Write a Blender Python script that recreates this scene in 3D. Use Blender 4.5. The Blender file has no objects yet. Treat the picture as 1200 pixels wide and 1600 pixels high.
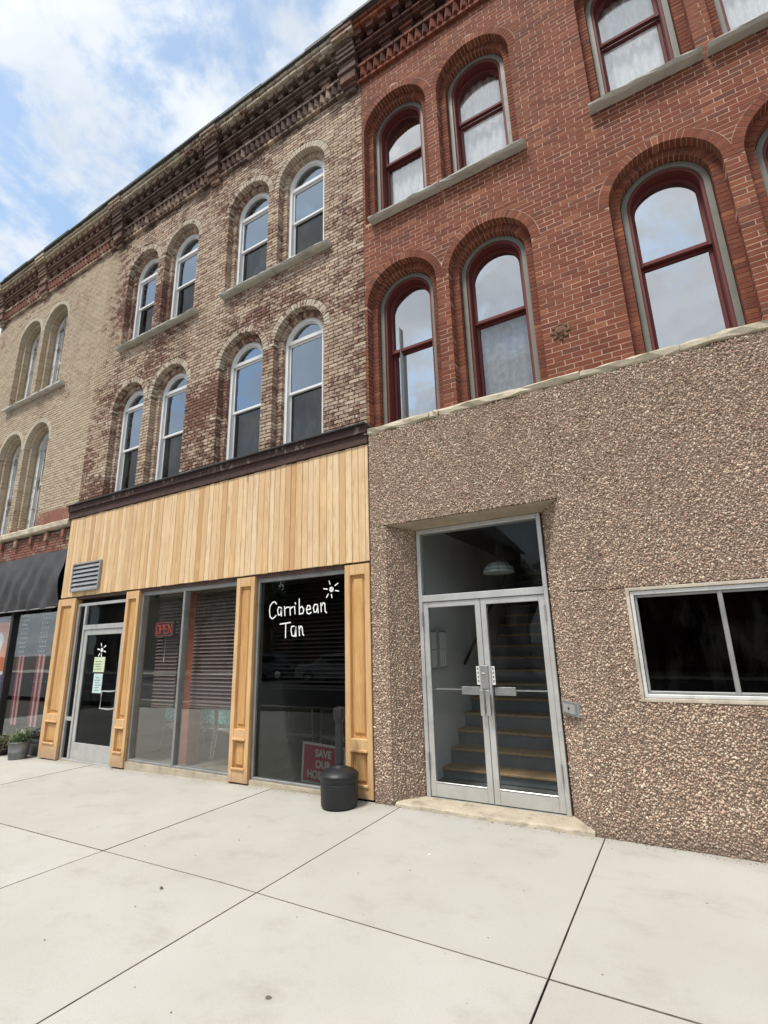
import bpy, bmesh, math, random
import numpy as np
from mathutils import Matrix, Vector
random.seed(7); rng = np.random.default_rng(11)
SC = bpy.context.scene; COL = SC.collection
PI = math.pi
# ------------------------------------------------------------------ camera
CAM = (0.0, -5.1, 1.65); YAW, PITCH, ROLL, FPX = -0.524988, 0.258144, -0.026641, 780.91
_f = Vector((math.sin(YAW)*math.cos(PITCH), math.cos(YAW)*math.cos(PITCH), math.sin(PITCH)))
_r0 = Vector((math.cos(YAW), -math.sin(YAW), 0)); _u0 = _r0.cross(_f)
_r = _r0*math.cos(ROLL)+_u0*math.sin(ROLL); _u = -_r0*math.sin(ROLL)+_u0*math.cos(ROLL)
cd = bpy.data.cameras.new('camera'); cam = bpy.data.objects.new('camera', cd); COL.objects.link(cam)
cam.matrix_world = Matrix(((_r.x,_u.x,-_f.x,CAM[0]),(_r.y,_u.y,-_f.y,CAM[1]),(_r.z,_u.z,-_f.z,CAM[2]),(0,0,0,1)))
cd.sensor_fit = 'HORIZONTAL'; cd.sensor_width = 36; cd.lens = FPX/1200*36
cd.clip_start = .05; cd.clip_end = 2000; SC.camera = cam
# ------------------------------------------------------------------ node helper
class NT:
    def __init__(s, nt): s.nt = nt; s.out = None
    def n(s, typ, ins=None, **pr):
        nd = s.nt.nodes.new(typ)
        for k, v in pr.items(): setattr(nd, k, v)
        for k, v in (ins or {}).items():
            if isinstance(v, bpy.types.NodeSocket): s.nt.links.new(v, nd.inputs[k])
            else: nd.inputs[k].default_value = v
        return nd
    def math(s, op, a, b=0.0, c=None, clamp=False):
        i = {0: a, 1: b}
        if c is not None: i[2] = c
        return s.n('ShaderNodeMath', i, operation=op, use_clamp=clamp).outputs[0]
    def mix(s, f, a, b, bt='MIX'):
        def q(v): return v if isinstance(v, bpy.types.NodeSocket) else (tuple(v)+(1,))[:4]
        return s.n('ShaderNodeMix', {0: f, 6: q(a), 7: q(b)}, data_type='RGBA', blend_type=bt).outputs[2]
    def ramp(s, f, stops, interp='LINEAR'):
        nd = s.n('ShaderNodeValToRGB', {0: f}); cr = nd.color_ramp; cr.interpolation = interp
        while len(cr.elements) < len(stops): cr.elements.new(.5)
        for e, (p, c) in zip(cr.elements, stops):
            e.position = p; e.color = (c, c, c, 1) if isinstance(c, (int, float)) else tuple(c)+(1,)
        return nd.outputs[0]
    def noise(s, vec, scale, detail=3, rough=.55, dist=0.0):
        return s.n('ShaderNodeTexNoise', {'Vector': vec, 'Scale': scale, 'Detail': detail, 'Roughness': rough, 'Distortion': dist}).outputs[0]
    def vor(s, vec, scale, feat='F1'):
        return s.n('ShaderNodeTexVoronoi', {'Vector': vec, 'Scale': scale}, feature=feat)
    def pos(s): return s.n('ShaderNodeNewGeometry').outputs['Position']
    def mapv(s, vec, scale=(1,1,1), loc=(0,0,0)): return s.n('ShaderNodeMapping', {0: vec, 'Scale': scale, 'Location': loc}).outputs[0]
    def rand(s):
        a = s.n('ShaderNodeNewGeometry').outputs['Random Per Island']; b = s.n('ShaderNodeObjectInfo').outputs['Random']
        return s.math('FRACT', s.math('ADD', a, b))
    def smooth(s, v, lo, hi):
        return s.n('ShaderNodeMapRange', {0: v, 1: lo, 2: hi, 3: 0.0, 4: 1.0}, interpolation_type='SMOOTHSTEP').outputs[0]
    def bump(s, h, strength=.3, dist=.01): return s.n('ShaderNodeBump', {'Height': h, 'Strength': strength, 'Distance': dist}).outputs[0]
# ------------------------------------------------------------------ world
SUN_DIR = Vector((-.15, -.52, 1.12)).normalized()
w = bpy.data.worlds.new('World'); SC.world = w; w.use_nodes = True
t = NT(w.node_tree); w.node_tree.nodes.clear()
sky = t.n('ShaderNodeTexSky', sky_type='NISHITA', sun_disc=False, sun_elevation=math.asin(SUN_DIR.z),
          sun_rotation=math.atan2(SUN_DIR.x, SUN_DIR.y), air_density=1.0, dust_density=1.4, ozone_density=1.2)
gen = t.n('ShaderNodeTexCoord').outputs['Generated']
sx = t.n('ShaderNodeSeparateXYZ', {0: gen}); zz = t.math('ADD', t.math('MAXIMUM', sx.outputs[2], 0.0), .22)
pv = t.n('ShaderNodeCombineXYZ', {0: t.math('DIVIDE', sx.outputs[0], zz), 1: t.math('DIVIDE', sx.outputs[1], zz), 2: 3.7}).outputs[0]
c1 = t.noise(pv, 2.1, 8, .58, .25); c2 = t.noise(pv, 7.5, 6, .6, .2)
cl = t.math('ADD', t.math('MULTIPLY', c1, .56), t.math('MULTIPLY', c2, .44))
cover = t.smooth(cl, .39, .50)
hz = t.smooth(sx.outputs[2], .45, .0)
cover = t.math('MAXIMUM', cover, t.math('MULTIPLY', hz, .8), clamp=True)
shade = t.ramp(t.noise(pv, 2.6, 6, .6, .4), [(.34, (5.2, 5.75, 6.5)), (.62, (7.7, 8.0, 8.3))])
blue = t.mix(.14, t.mix(1.0, sky.outputs[0], (2.05, 2.15, 1.95), 'MULTIPLY'), (6.5, 7.2, 8.0))
skyc = t.mix(t.math('MULTIPLY', cover, .93), blue, shade)
bg = t.n('ShaderNodeBackground', {'Color': skyc, 'Strength': .1})
t.nt.links.new(bg.outputs[0], t.n('ShaderNodeOutputWorld').inputs[0])
sl = bpy.data.lights.new('sun', 'SUN'); sl.energy = 2.9; sl.angle = math.radians(12); sl.color = (1, .965, .91)
so = bpy.data.objects.new('sun', sl); COL.objects.link(so); so.rotation_euler = SUN_DIR.to_track_quat('Z', 'Y').to_euler(); so.location = (6, -14, 22)
vs = SC.view_settings; vs.view_transform = 'Standard'; vs.look = 'None'; vs.gamma = 1; vs.use_curve_mapping = False; vs.exposure = .42
SC.cycles.max_bounces = 8; SC.cycles.transparent_max_bounces = 16; SC.cycles.diffuse_bounces = 4
SC.cycles.sample_clamp_indirect = 6; SC.cycles.caustics_reflective = False; SC.cycles.caustics_refractive = False
# ------------------------------------------------------------------ materials
def newmat(name):
    m = bpy.data.materials.new(name); m.use_nodes = True
    return m, NT(m.node_tree), m.node_tree.nodes['Principled BSDF']
def setp(t, p, **k):
    for a, v in k.items():
        s = p.inputs[a.replace('_', ' ')]
        if isinstance(v, bpy.types.NodeSocket): t.nt.links.new(v, s)
        elif isinstance(v, tuple): s.default_value = v if len(v) == 4 or s.type == 'VECTOR' else v+(1,)
        else: s.default_value = v
M = {}
def simple(name, col, rough=.6, metal=0.0, var=.12, scale=8, bump=0.0, grime=0.0):
    m, t, p = newmat(name); P = t.pos()
    n = t.noise(P, scale, 4)
    c = t.mix(t.math('MULTIPLY', t.ramp(n, [(.3, 0.), (.7, 1.)]), 1.0), tuple(x*(1-var) for x in col), tuple(min(1, x*(1+var)) for x in col))
    if grime: c = t.mix(t.math('MULTIPLY', t.smooth(t.noise(P, 3.1, 6, .7), .5, .68), grime), c, tuple(x*.35 for x in col))
    setp(t, p, Base_Color=c, Roughness=t.math('ADD', t.math('MULTIPLY', n, .2), rough-.1), Metallic=metal)
    if bump: setp(t, p, Normal=t.bump(t.noise(P, scale*6, 4), bump, .01))
    M[name] = m; return m
def brickmat(name, pal, worn=None, top=None, blotch=.5, fine=(.55, .9), rough=.9, base=None):
    m, t, p = newmat(name); P = t.pos(); r = t.rand()
    c = t.ramp(r, pal)
    r2 = t.math('FRACT', t.math('MULTIPLY', r, 37.13)); r3 = t.math('FRACT', t.math('MULTIPLY', r, 91.7))
    sp = t.n('ShaderNodeSeparateXYZ', {0: P})
    if worn:                           # old paint left on part of the bricks
        colr, lo, hi, gs = worn
        v = t.math('ADD', t.noise(P, .55, 3), t.math('MULTIPLY', t.math('SUBTRACT', r2, .5), gs))
        v = t.math('ADD', v, t.math('MULTIPLY', t.math('SUBTRACT', t.noise(P, 19, 5, .7), .5), 1.0))
        c = t.mix(t.math('MULTIPLY', t.smooth(v, lo, hi), .92), c, t.mix(r3, colr, tuple(x*.55 for x in colr)))
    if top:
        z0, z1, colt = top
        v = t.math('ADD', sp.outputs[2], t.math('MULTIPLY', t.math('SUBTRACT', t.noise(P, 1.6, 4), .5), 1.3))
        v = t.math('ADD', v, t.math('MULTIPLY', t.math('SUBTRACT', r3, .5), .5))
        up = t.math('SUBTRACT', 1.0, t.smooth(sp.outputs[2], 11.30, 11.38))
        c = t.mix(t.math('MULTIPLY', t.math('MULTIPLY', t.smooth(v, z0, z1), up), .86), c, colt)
    if base: c = base(t, P, sp, c, r2)
    g = t.noise(P, 45, 4, .7)
    c = t.mix(t.ramp(g, [(.32, .45), (.6, 0.)]), c, t.mix(1.0, c, (.42, .38, .36), 'MULTIPLY'))
    soot = t.noise(t.mapv(P, (1.2, 1.2, .35)), 1.4, 5, .6)
    c = t.mix(t.math('MULTIPLY', t.smooth(soot, .5, .72), blotch), c, t.mix(1.0, c, (.45, .42, .4), 'MULTIPLY'))
    setp(t, p, Base_Color=c, Roughness=rough, Normal=t.bump(t.noise(P, 90, 4, .7), .5, .006)); p.inputs['Specular IOR Level'].default_value = .25
    M[name] = m; return m
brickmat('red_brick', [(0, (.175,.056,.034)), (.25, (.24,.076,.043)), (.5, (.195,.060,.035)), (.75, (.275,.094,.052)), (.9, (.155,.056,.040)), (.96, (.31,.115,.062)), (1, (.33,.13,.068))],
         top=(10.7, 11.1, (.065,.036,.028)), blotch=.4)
def yellow_left(t, P, sp, c, r2):      # the tan building's left end still carries the neighbour's yellow coat
    v = t.math('ADD', sp.outputs[0], t.math('MULTIPLY', t.math('SUBTRACT', t.noise(P, 1.1, 4), .5), 1.8))
    v = t.math('ADD', v, t.math('MULTIPLY', t.math('SUBTRACT', r2, .5), .8))
    k = t.math('SUBTRACT', 1.0, t.smooth(v, -9.9, -9.3)); k = t.math('MULTIPLY', k, t.smooth(sp.outputs[2], 5.5, 7.5))
    k = t.math('MULTIPLY', k, t.math('SUBTRACT', 1.0, t.smooth(sp.outputs[2], 10.3, 10.6)))
    return t.mix(t.math('MULTIPLY', k, .85), c, (.55,.445,.315))
tanpal = [(0, (.50,.375,.27)), (.25, (.61,.48,.355)), (.5, (.36,.245,.18)), (.75, (.67,.545,.42)), (1, (.43,.31,.225))]
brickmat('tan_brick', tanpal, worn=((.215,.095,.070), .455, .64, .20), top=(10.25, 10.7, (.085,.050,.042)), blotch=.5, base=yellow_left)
brickmat('tan_arch_brick', [(0, (.52,.44,.34)), (.5, (.62,.54,.43)), (1, (.42,.33,.25))], worn=((.22,.09,.065), .56, .68, .3), blotch=.25)
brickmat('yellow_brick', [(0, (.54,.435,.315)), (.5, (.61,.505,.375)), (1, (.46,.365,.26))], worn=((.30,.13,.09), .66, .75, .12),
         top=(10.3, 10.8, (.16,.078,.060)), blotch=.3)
brickmat('cream_trim', [(0, (.56,.49,.37)), (1, (.62,.55,.43))], blotch=.3)
brickmat('maroon_brick', [(0, (.24,.095,.07)), (.5, (.32,.14,.10)), (1, (.19,.08,.06))], worn=((.45,.34,.25), .56, .66, .3), blotch=.4)
simple('mortar_red', (.46,.30,.215), .95, var=.22, scale=5, bump=.3)
simple('mortar_tan', (.135,.10,.078), .95, var=.35, scale=4, bump=.3)
simple('mortar_yellow', (.33,.265,.175), .95, var=.2, scale=4, bump=.3)
def stone(name, col, dark=.5):
    m, t, p = newmat(name); P = t.pos()
    c = t.mix(t.ramp(t.noise(P, 3.2, 6, .65), [(.35, 0.), (.65, 1.)]), tuple(x*.72 for x in col), col)
    c = t.mix(t.math('MULTIPLY', t.smooth(t.noise(t.mapv(P, (1,1,2.5), (3,1,7)), 6, 6, .7), .52, .66), dark), c, tuple(x*.32 for x in col))
    c = t.mix(t.ramp(t.noise(P, 60, 3, .7), [(.3, .4), (.55, 0.)]), c, tuple(x*.5 for x in col))
    setp(t, p, Base_Color=c, Roughness=.9, Normal=t.bump(t.noise(P, 22, 6, .7), .6, .012)); M[name] = m
stone('sill_stone', (.58,.555,.49), .4); stone('ledge_stone', (.62,.54,.40), .5); stone('threshold_stone', (.56,.48,.36), .5); stone('soffit_plaster', (.48,.39,.29), .35)
# sidewalk concrete
m, t, p = newmat('sidewalk_concrete'); P = t.pos(); r = t.n('ShaderNodeObjectInfo').outputs['Random']
c = t.ramp(t.noise(P, .9, 5, .6), [(.35, (.425,.408,.358)), (.65, (.51,.496,.450))])
c = t.mix(.5, c, t.ramp(r, [(0, (.425,.408,.358)), (1, (.51,.496,.450))]))
c = t.mix(t.math('MULTIPLY', t.smooth(t.noise(t.mapv(P, (1,1.4,1), (5,2,0)), 1.9, 6, .7), .50, .76), .55), c, (.32,.30,.25))
sy = t.n('ShaderNodeSeparateXYZ', {0: P})
edge = t.smooth(t.math('ADD', sy.outputs[1], t.math('MULTIPLY', t.noise(P, 3.0, 5, .7), .5)), .02, .38)
c = t.mix(t.math('MULTIPLY', edge, .6), c, (.30,.27,.22))
c = t.mix(t.ramp(t.noise(P, 120, 2, .6), [(.35, .28), (.55, 0.)]), c, (.34,.32,.29))
v = t.vor(t.mapv(P, (1,1,0)), 3.3); c = t.mix(t.math('MULTIPLY', t.math('LESS_THAN', v.outputs['Distance'], t.math('MULTIPLY', t.math('SUBTRACT', t.noise(P, .8), .42), .12)), .55), c, (.14,.13,.12))
br = t.noise(t.mapv(P, (150, 8, 1)), 1, 3)
setp(t, p, Base_Color=c, Roughness=.88, Normal=t.bump(t.math('ADD', br, t.noise(P, 160, 3, .7)), .22, .004)); M['sidewalk'] = m
simple('joint_dirt', (.12,.10,.078), .95, var=.4, scale=20)
simple('asphalt', (.055,.055,.057), .85, var=.25, scale=2, bump=.4)
simple('soil', (.10,.085,.06), .95)
# wood
def woodmat(name, pal, dark, gscale=1.0, weather=0.0, knots=True):
    m, t, p = newmat(name); P = t.pos(); r = t.rand()
    off = t.n('ShaderNodeCombineXYZ', {0: t.math('MULTIPLY', r, 40.0), 1: 0.0, 2: t.math('MULTIPLY', r, 23.0)}).outputs[0]
    V = t.n('ShaderNodeVectorMath', {0: P, 1: off}, operation='ADD').outputs[0]
    c = t.ramp(r, pal)
    wv = t.noise(t.mapv(V, (1,1,.10)), 26*gscale, 5, .6, .6)
    c = t.mix(t.ramp(wv, [(.38, .55), (.5, .12), (.66, 0.)]), c, dark)
    c = t.mix(t.ramp(t.noise(t.mapv(V, (1,1,.04)), 150*gscale, 2), [(.35, .35), (.6, 0.)]), c, dark)
    c = t.mix(t.math('MULTIPLY', t.smooth(t.noise(t.mapv(V, (1,1,.5)), 3.5, 4), .52, .7), .45), c, tuple(min(1, x*1.25) for x in pal[0][1]))
    if knots:
        kv = t.vor(t.mapv(V, (1,0,.5)), 2.3); c = t.mix(t.ramp(kv.outputs['Distance'], [(.035, .8), (.06, .4), (.11, 0.)]), c, tuple(x*.55 for x in dark))
    if weather:
        s = t.n('ShaderNodeSeparateXYZ', {0: P})
        lo = t.math('SUBTRACT', 1.0, t.smooth(t.math('ADD', s.outputs[2], t.math('MULTIPLY', t.noise(P, 7, 4), .35)), .05, .42))
        c = t.mix(t.math('MULTIPLY', lo, weather), c, (.30,.22,.17))
    setp(t, p, Base_Color=c, Roughness=.62, Normal=t.bump(wv, .25, .003)); M[name] = m
woodmat('fresh_pine', [(0, (.70,.47,.245)), (.2, (.83,.63,.39)), (.35, (.66,.42,.20)), (.55, (.84,.66,.43)), (.72, (.76,.54,.30)), (.86, (.55,.32,.14)), (1, (.85,.67,.45))], (.52,.30,.13))
woodmat('honey_pine', [(0, (.66,.43,.22)), (.5, (.70,.47,.25)), (1, (.64,.41,.20))], (.50,.26,.09), weather=.65)
woodmat('honey_panel', [(0, (.60,.35,.13)), (1, (.66,.40,.16))], (.40,.19,.06), weather=.6)
woodmat('stair_wood', [(0, (.46,.30,.14)), (1, (.52,.345,.165))], (.28,.17,.08), knots=False)
simple('red_wood_backing', (.065,.032,.025), .8, var=.4, scale=12)
# peeling painted wood
def peeling(name, paint, under, lo=.5, hi=.56):
    m, t, p = newmat(name); P = t.pos()
    n = t.noise(t.mapv(P, (1,1,.45)), 13, 7, .72); k = t.smooth(n, lo, hi)
    c = t.mix(k, paint, t.mix(t.noise(P, 30, 4), under, tuple(x*.4 for x in under)))
    setp(t, p, Base_Color=c, Roughness=.75, Normal=t.bump(t.math('SUBTRACT', 1.0, k), .5, .004)); M[name] = m
peeling('peeling_white', (.68,.68,.66), (.38,.32,.25), .53, .60)
peeling('peeling_maroon', (.048,.020,.018), (.36,.30,.26), .57, .61)
peeling('red_frame_paint', (.135,.025,.022), (.34,.11,.08), .66, .72)
simple('drip_edge_black', (.03,.028,.028), .5, var=.3)
simple('gray_frame_paint', (.165,.155,.125), .6, var=.08, grime=.25)
simple('white_vinyl', (.80,.80,.79), .35, var=.03)
simple('aluminium', (.58,.58,.56), .42, .5, var=.08, scale=5, grime=.25)
simple('dull_aluminium', (.34,.34,.33), .5, .55, var=.12, scale=5, grime=.35)
simple('bright_metal', (.68,.68,.67), .25, .9, var=.05)
simple('vent_metal', (.33,.33,.33), .5, .3, var=.12, grime=.3)
simple('coping_tin', (.055,.060,.052), .7, var=.4, scale=3)
simple('black_metal', (.018,.018,.02), .45, var=.2)
simple('frame_white', (.70,.70,.68), .4, .2, var=.06, grime=.3)
simple('caulk', (.50,.44,.35), .8, var=.2, grime=.4)
simple('dark_plastic', (.010,.011,.013), .5, var=.12, scale=6, bump=.05)
simple('white_paint', (.78,.80,.79), .7, var=.05, scale=2)
simple('sign_white', (.74,.72,.70), .6, var=.03)
simple('sign_maroon', (.50,.03,.08), .6, var=.05)
simple('window_paint', (.86,.86,.83), .7, var=.05, scale=40)
simple('blind_brown', (.20,.145,.135), .5, var=.12); simple('blind_dimmed', (.05,.045,.045), .5, var=.12)
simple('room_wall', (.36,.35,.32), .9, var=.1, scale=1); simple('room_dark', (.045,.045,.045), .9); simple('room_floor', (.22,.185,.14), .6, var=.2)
simple('shop_column', (.27,.07,.03), .5, var=.2)
simple('teal_fabric', (.22,.62,.62), .9, var=.5, scale=22); simple('seat_pad', (.75,.75,.70), .7); simple('chair_metal', (.42,.42,.41), .3, .8)
simple('paper_green', (.58,.66,.44), .8, var=.15, scale=30); simple('paper_blue', (.52,.66,.64), .8, var=.15, scale=30); simple('paper_ink', (.12,.14,.12), .8)
simple('awning_fabric', (.045,.044,.046), .6, var=.35, scale=5)
simple('galvanised', (.20,.21,.21), .5, .5, var=.3, scale=7, grime=.4)
simple('leaf', (.055,.105,.022), .6, var=.5, scale=25); simple('leaf_pale', (.16,.20,.07), .6, var=.4, scale=25); simple('petal', (.75,.74,.66), .6); simple('leaf_rust', (.16,.11,.05), .7, var=.5, scale=20)
simple('poster_orange', (.62,.13,.02), .6, var=.08); simple('poster_purple', (.09,.03,.16), .6); simple('poster_white', (.72,.72,.76), .6)
simple('stripe_pink', (.50,.26,.27), .8, var=.15); simple('stripe_wine', (.16,.022,.05), .85, var=.2); simple('star_cloth', (.02,.024,.035), .9)
simple('bark', (.10,.075,.055), .9, var=.3, bump=.5); simple('tree_leaf', (.045,.085,.022), .7, var=.5, scale=1.2)
simple('far_brick', (.20,.085,.06), .9, var=.2, scale=2); simple('far_stone', (.17,.155,.13), .9, var=.15, scale=2); simple('far_roof', (.05,.05,.052), .8)
simple('car_white', (.72,.72,.72), .25, 0, var=.02); simple('car_grey', (.07,.08,.09), .25, .3, var=.02); simple('rubber', (.02,.02,.02), .8); simple('rusty_iron', (.18,.10,.055), .8, .3, var=.45, scale=30, bump=.4)
simple('mail_metal', (.50,.52,.51), .45, .4, var=.04); simple('road_paint', (.62,.62,.58), .8, var=.12)
simple('neon_faint_glow', (.55,.10,.09), .3, var=.05)
p_ = M['neon_faint_glow'].node_tree.nodes['Principled BSDF']; p_.inputs['Emission Color'].default_value = (.9,.08,.06,1); p_.inputs['Emission Strength'].default_value = .22  # painted glow: weak emission on tubes taken to be switched off
m, t, p = newmat('curtain_lace'); P = t.pos()
c = t.mix(t.ramp(t.noise(t.mapv(P, (1,1,.25)), 30, 4), [(.35, 0.), (.65, 1.)]), (.70,.72,.73), (.92,.93,.93)); setp(t, p, Base_Color=c, Roughness=.9)
tr = t.n('ShaderNodeBsdfTransparent'); mx = t.n('ShaderNodeMixShader', {0: .97}); t.nt.links.new(tr.outputs[0], mx.inputs[1]); t.nt.links.new(p.outputs[0], mx.inputs[2])
t.nt.links.new(mx.outputs[0], t.nt.nodes['Material Output'].inputs[0]); M['curtain'] = m
def glassmat(name, base, tint, wav=.02, dirt=.03, gcol=(1,1,1)):
    m, t, p = newmat(name); t.nt.nodes.remove(p); P = t.pos()
    fr = t.n('ShaderNodeFresnel', {'IOR': 1.5}).outputs[0]
    f = t.math('ADD', t.math('MULTIPLY', fr, .26 if base < .1 else 1.0), base, clamp=True)
    bn = t.bump(t.noise(P, 2.2, 2), wav, .02)
    gl = t.n('ShaderNodeBsdfGlossy', {'Color': tuple(gcol)+(1,), 'Roughness': .0, 'Normal': bn})
    trn = t.n('ShaderNodeBsdfTransparent', {'Color': tuple(tint)+(1,)})
    mx = t.n('ShaderNodeMixShader', {0: f}); t.nt.links.new(trn.outputs[0], mx.inputs[1]); t.nt.links.new(gl.outputs[0], mx.inputs[2])
    df = t.n('ShaderNodeBsdfDiffuse', {'Color': (.5,.5,.47,1)})
    dk = t.math('MULTIPLY', t.smooth(t.noise(t.mapv(P, (1,1,.4)), 4, 6, .7), .42, .8), dirt)
    m2 = t.n('ShaderNodeMixShader', {0: dk}); t.nt.links.new(mx.outputs[0], m2.inputs[1]); t.nt.links.new(df.outputs[0], m2.inputs[2])
    t.nt.links.new(m2.outputs[0], t.nt.nodes['Material Output'].inputs[0]); M[name] = m
glassmat('glass_mirror', .42, (.35,.37,.38), .05, .05); glassmat('glass_lace', .07, (.98,.985,.985), .04, .03)
glassmat('glass_upper', .27, (.22,.25,.28), .04, .02, (.70,.84,1.0)); glassmat('glass_screen', .06, (.12,.12,.14), .03, .10)  # glass_upper: gloss tinted blue to paint in a blue-sky reflection
glassmat('glass_shop', .0, (.97,.98,.97), .02, .012); glassmat('glass_tinted', .0, (.58,.60,.59), .02, .0)
glassmat('glass_door', .0, (.97,.98,.98), .02, .02); glassmat('glass_transom', .0, (.93,.95,.95), .02, .02); glassmat('glass_dark', .0, (.30,.32,.33), .02, .02)
# exposed aggregate
m, t, p = newmat('pebble'); r = t.rand(); P = t.pos()
c = t.ramp(r, [(0, (.16,.11,.08)), (.12, (.32,.215,.155)), (.3, (.49,.34,.245)), (.5, (.60,.45,.33)), (.64, (.46,.295,.22)), (.78, (.66,.52,.385)), (.92, (.76,.66,.51)), (1, (.24,.18,.145))])
c = t.mix(t.ramp(t.noise(P, 1.1, 5, .6), [(.35, .0), (.7, .25)]), c, (.40,.29,.23))
sp_ = t.n('ShaderNodeSeparateXYZ', {0: P}); stk = t.smooth(t.noise(t.mapv(P, (2.6,1,.22)), 1.6, 5, .6), .50, .72)
c = t.mix(t.math('MULTIPLY', stk, .38), c, t.mix(1.0, c, (.45,.42,.38), 'MULTIPLY'))
ft_ = t.math('SUBTRACT', 1.0, t.smooth(t.math('ADD', sp_.outputs[2], t.math('MULTIPLY', t.noise(P, 5, 4), .3)), .10, .42))
c = t.mix(t.math('MULTIPLY', ft_, .55), c, (.13,.10,.075))
setp(t, p, Base_Color=c, Roughness=.7); M['pebble'] = m
m, t, p = newmat('aggregate_matrix'); P = t.pos(); v = t.vor(P, 60)
c = t.mix(t.noise(P, 30, 4), (.14,.10,.075), (.30,.22,.165)); setp(t, p, Base_Color=c, Roughness=.95, Normal=t.bump(v.outputs['Distance'], .6, .01)); M['aggregate'] = m
# ------------------------------------------------------------------ mesh helpers
ORG = {}
def empty(name, loc, label=None, cat=None, group=None):
    o = bpy.data.objects.new(name, None); COL.objects.link(o); o.location = loc; o.empty_display_size = .2
    ORG[o.name] = Vector(loc); tag(o, label, cat, group); return o
def tag(o, label=None, cat=None, group=None, kind=None):
    if label: o['label'] = label
    if cat: o['category'] = cat
    if group: o['group'] = group
    if kind: o['kind'] = kind
    return o
def obj(name, V, F, mat, parent=None, origin=None, smooth=False, kind=None, label=None):
    org = ORG[parent.name] if parent else Vector(origin or (0,0,0))
    me = bpy.data.meshes.new(name); ox, oy, oz = org
    me.from_pydata([(x-ox, y-oy, z-oz) for x, y, z in V], [], F); me.materials.append(M[mat] if isinstance(mat, str) else mat)
    if smooth: me.polygons.foreach_set('use_smooth', [True]*len(me.polygons))
    me.update(); o = bpy.data.objects.new(name, me); COL.objects.link(o); ORG[o.name] = org
    if parent: o.parent = parent
    else: o.location = org
    if kind: o['kind'] = kind
    if label: o['label'] = label
    return o
class MB:
    def __init__(s): s.V = []; s.F = []
    def add(s, V, F):
        n = len(s.V); s.V += [tuple(v) for v in V]; s.F += [tuple(i+n for i in f) for f in F]; return s
    def box(s, x0, x1, y0, y1, z0, z1):
        return s.add([(x0,y0,z0),(x1,y0,z0),(x1,y1,z0),(x0,y1,z0),(x0,y0,z1),(x1,y0,z1),(x1,y1,z1),(x0,y1,z1)],
                     [(0,3,2,1),(4,5,6,7),(0,1,5,4),(1,2,6,5),(2,3,7,6),(3,0,4,7)])
    def bbox(s, x0, x1, y0, y1, z0, z1, b=.004):   # box with chamfered front edges (front is -y)
        return s.add([(x0,y0+b,z0),(x1,y0+b,z0),(x1,y0+b,z1),(x0,y0+b,z1),(x0+b,y0,z0+b),(x1-b,y0,z0+b),(x1-b,y0,z1-b),(x0+b,y0,z1-b),
                      (x0,y1,z0),(x1,y1,z0),(x1,y1,z1),(x0,y1,z1)],
                     [(4,5,6,7),(0,1,5,4),(1,2,6,5),(2,3,7,6),(3,0,4,7),(0,8,9,1),(1,9,10,2),(2,10,11,3),(3,11,8,0),(8,11,10,9)])
    def prism(s, pts, y0, y1):          # pts (x,z) counter-clockwise seen from -y
        n = len(pts); V = [(x,y0,z) for x, z in pts]+[(x,y1,z) for x, z in pts]
        return s.add(V, [tuple(range(n)), tuple(range(2*n-1, n-1, -1))]+[(i, i+n, (i+1) % n+n, (i+1) % n) for i in range(n)])
    def band(s, outer, inner, y0, y1, closed=False):
        n = len(outer); V = []
        for (a, b), (c, d) in zip(outer, inner): V += [(a,y0,b),(c,y0,d),(c,y1,d),(a,y1,b)]
        F = []
        for i in range(n if closed else n-1):
            j = (i+1) % n; A = 4*i; B = 4*j
            F += [(A,A+1,B+1,B),(A+1,A+2,B+2,B+1),(A+2,A+3,B+3,B+2),(A+3,A,B,B+3)]
        if not closed: F += [(0,3,2,1),(4*n-4,4*n-3,4*n-2,4*n-1)]
        return s.add(V, F)
    def tube(s, pts, r, n=8, closed=False):
        pts = [Vector(q) for q in pts]; base = len(s.V); k = len(pts)
        for i, q in enumerate(pts):
            d = (pts[min(i+1, k-1)]-pts[max(i-1, 0)]).normalized()
            a = d.cross(Vector((0,0,1)) if abs(d.z) < .9 else Vector((1,0,0))).normalized(); b = d.cross(a)
            rr = r[i] if isinstance(r, (list, tuple)) else r
            for j in range(n):
                an = 2*PI*j/n; s.V.append(tuple(q+a*(math.cos(an)*rr)+b*(math.sin(an)*rr)))
        for i in range(k-1):
            for j in range(n):
                A = base+i*n+j; B = base+i*n+(j+1) % n; s.F.append((A, B, B+n, A+n))
        s.F.append(tuple(base+j for j in range(n-1, -1, -1))); s.F.append(tuple(base+(k-1)*n+j for j in range(n))); return s
    def lathe(s, cx, cy, prof, n=32):
        base = len(s.V)
        for r, z in prof:
            for j in range(n): s.V.append((cx+r*math.cos(2*PI*j/n), cy+r*math.sin(2*PI*j/n), z))
        for i in range(len(prof)-1):
            for j in range(n):
                A = base+i*n+j; B = base+i*n+(j+1) % n; s.F.append((A, B, B+n, A+n))
        s.F.append(tuple(base+j for j in range(n-1, -1, -1))); s.F.append(tuple(base+(len(prof)-1)*n+j for j in range(n))); return s
    def build(s, name, mat, parent=None, **k): return obj(name, s.V, s.F, mat, parent, **k)
def arch(cx, hw, zb, zs, n=26):
    P = [(cx-hw, zb)]
    for i in range(n+1):
        a = PI-PI*i/n; P.append((cx+hw*math.cos(a), zs+hw*math.sin(a)))
    return P+[(cx+hw, zb)]
def zg(x): return 0.0 if x > -3.2 else -.12*(-3.2-x)/6.8
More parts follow.
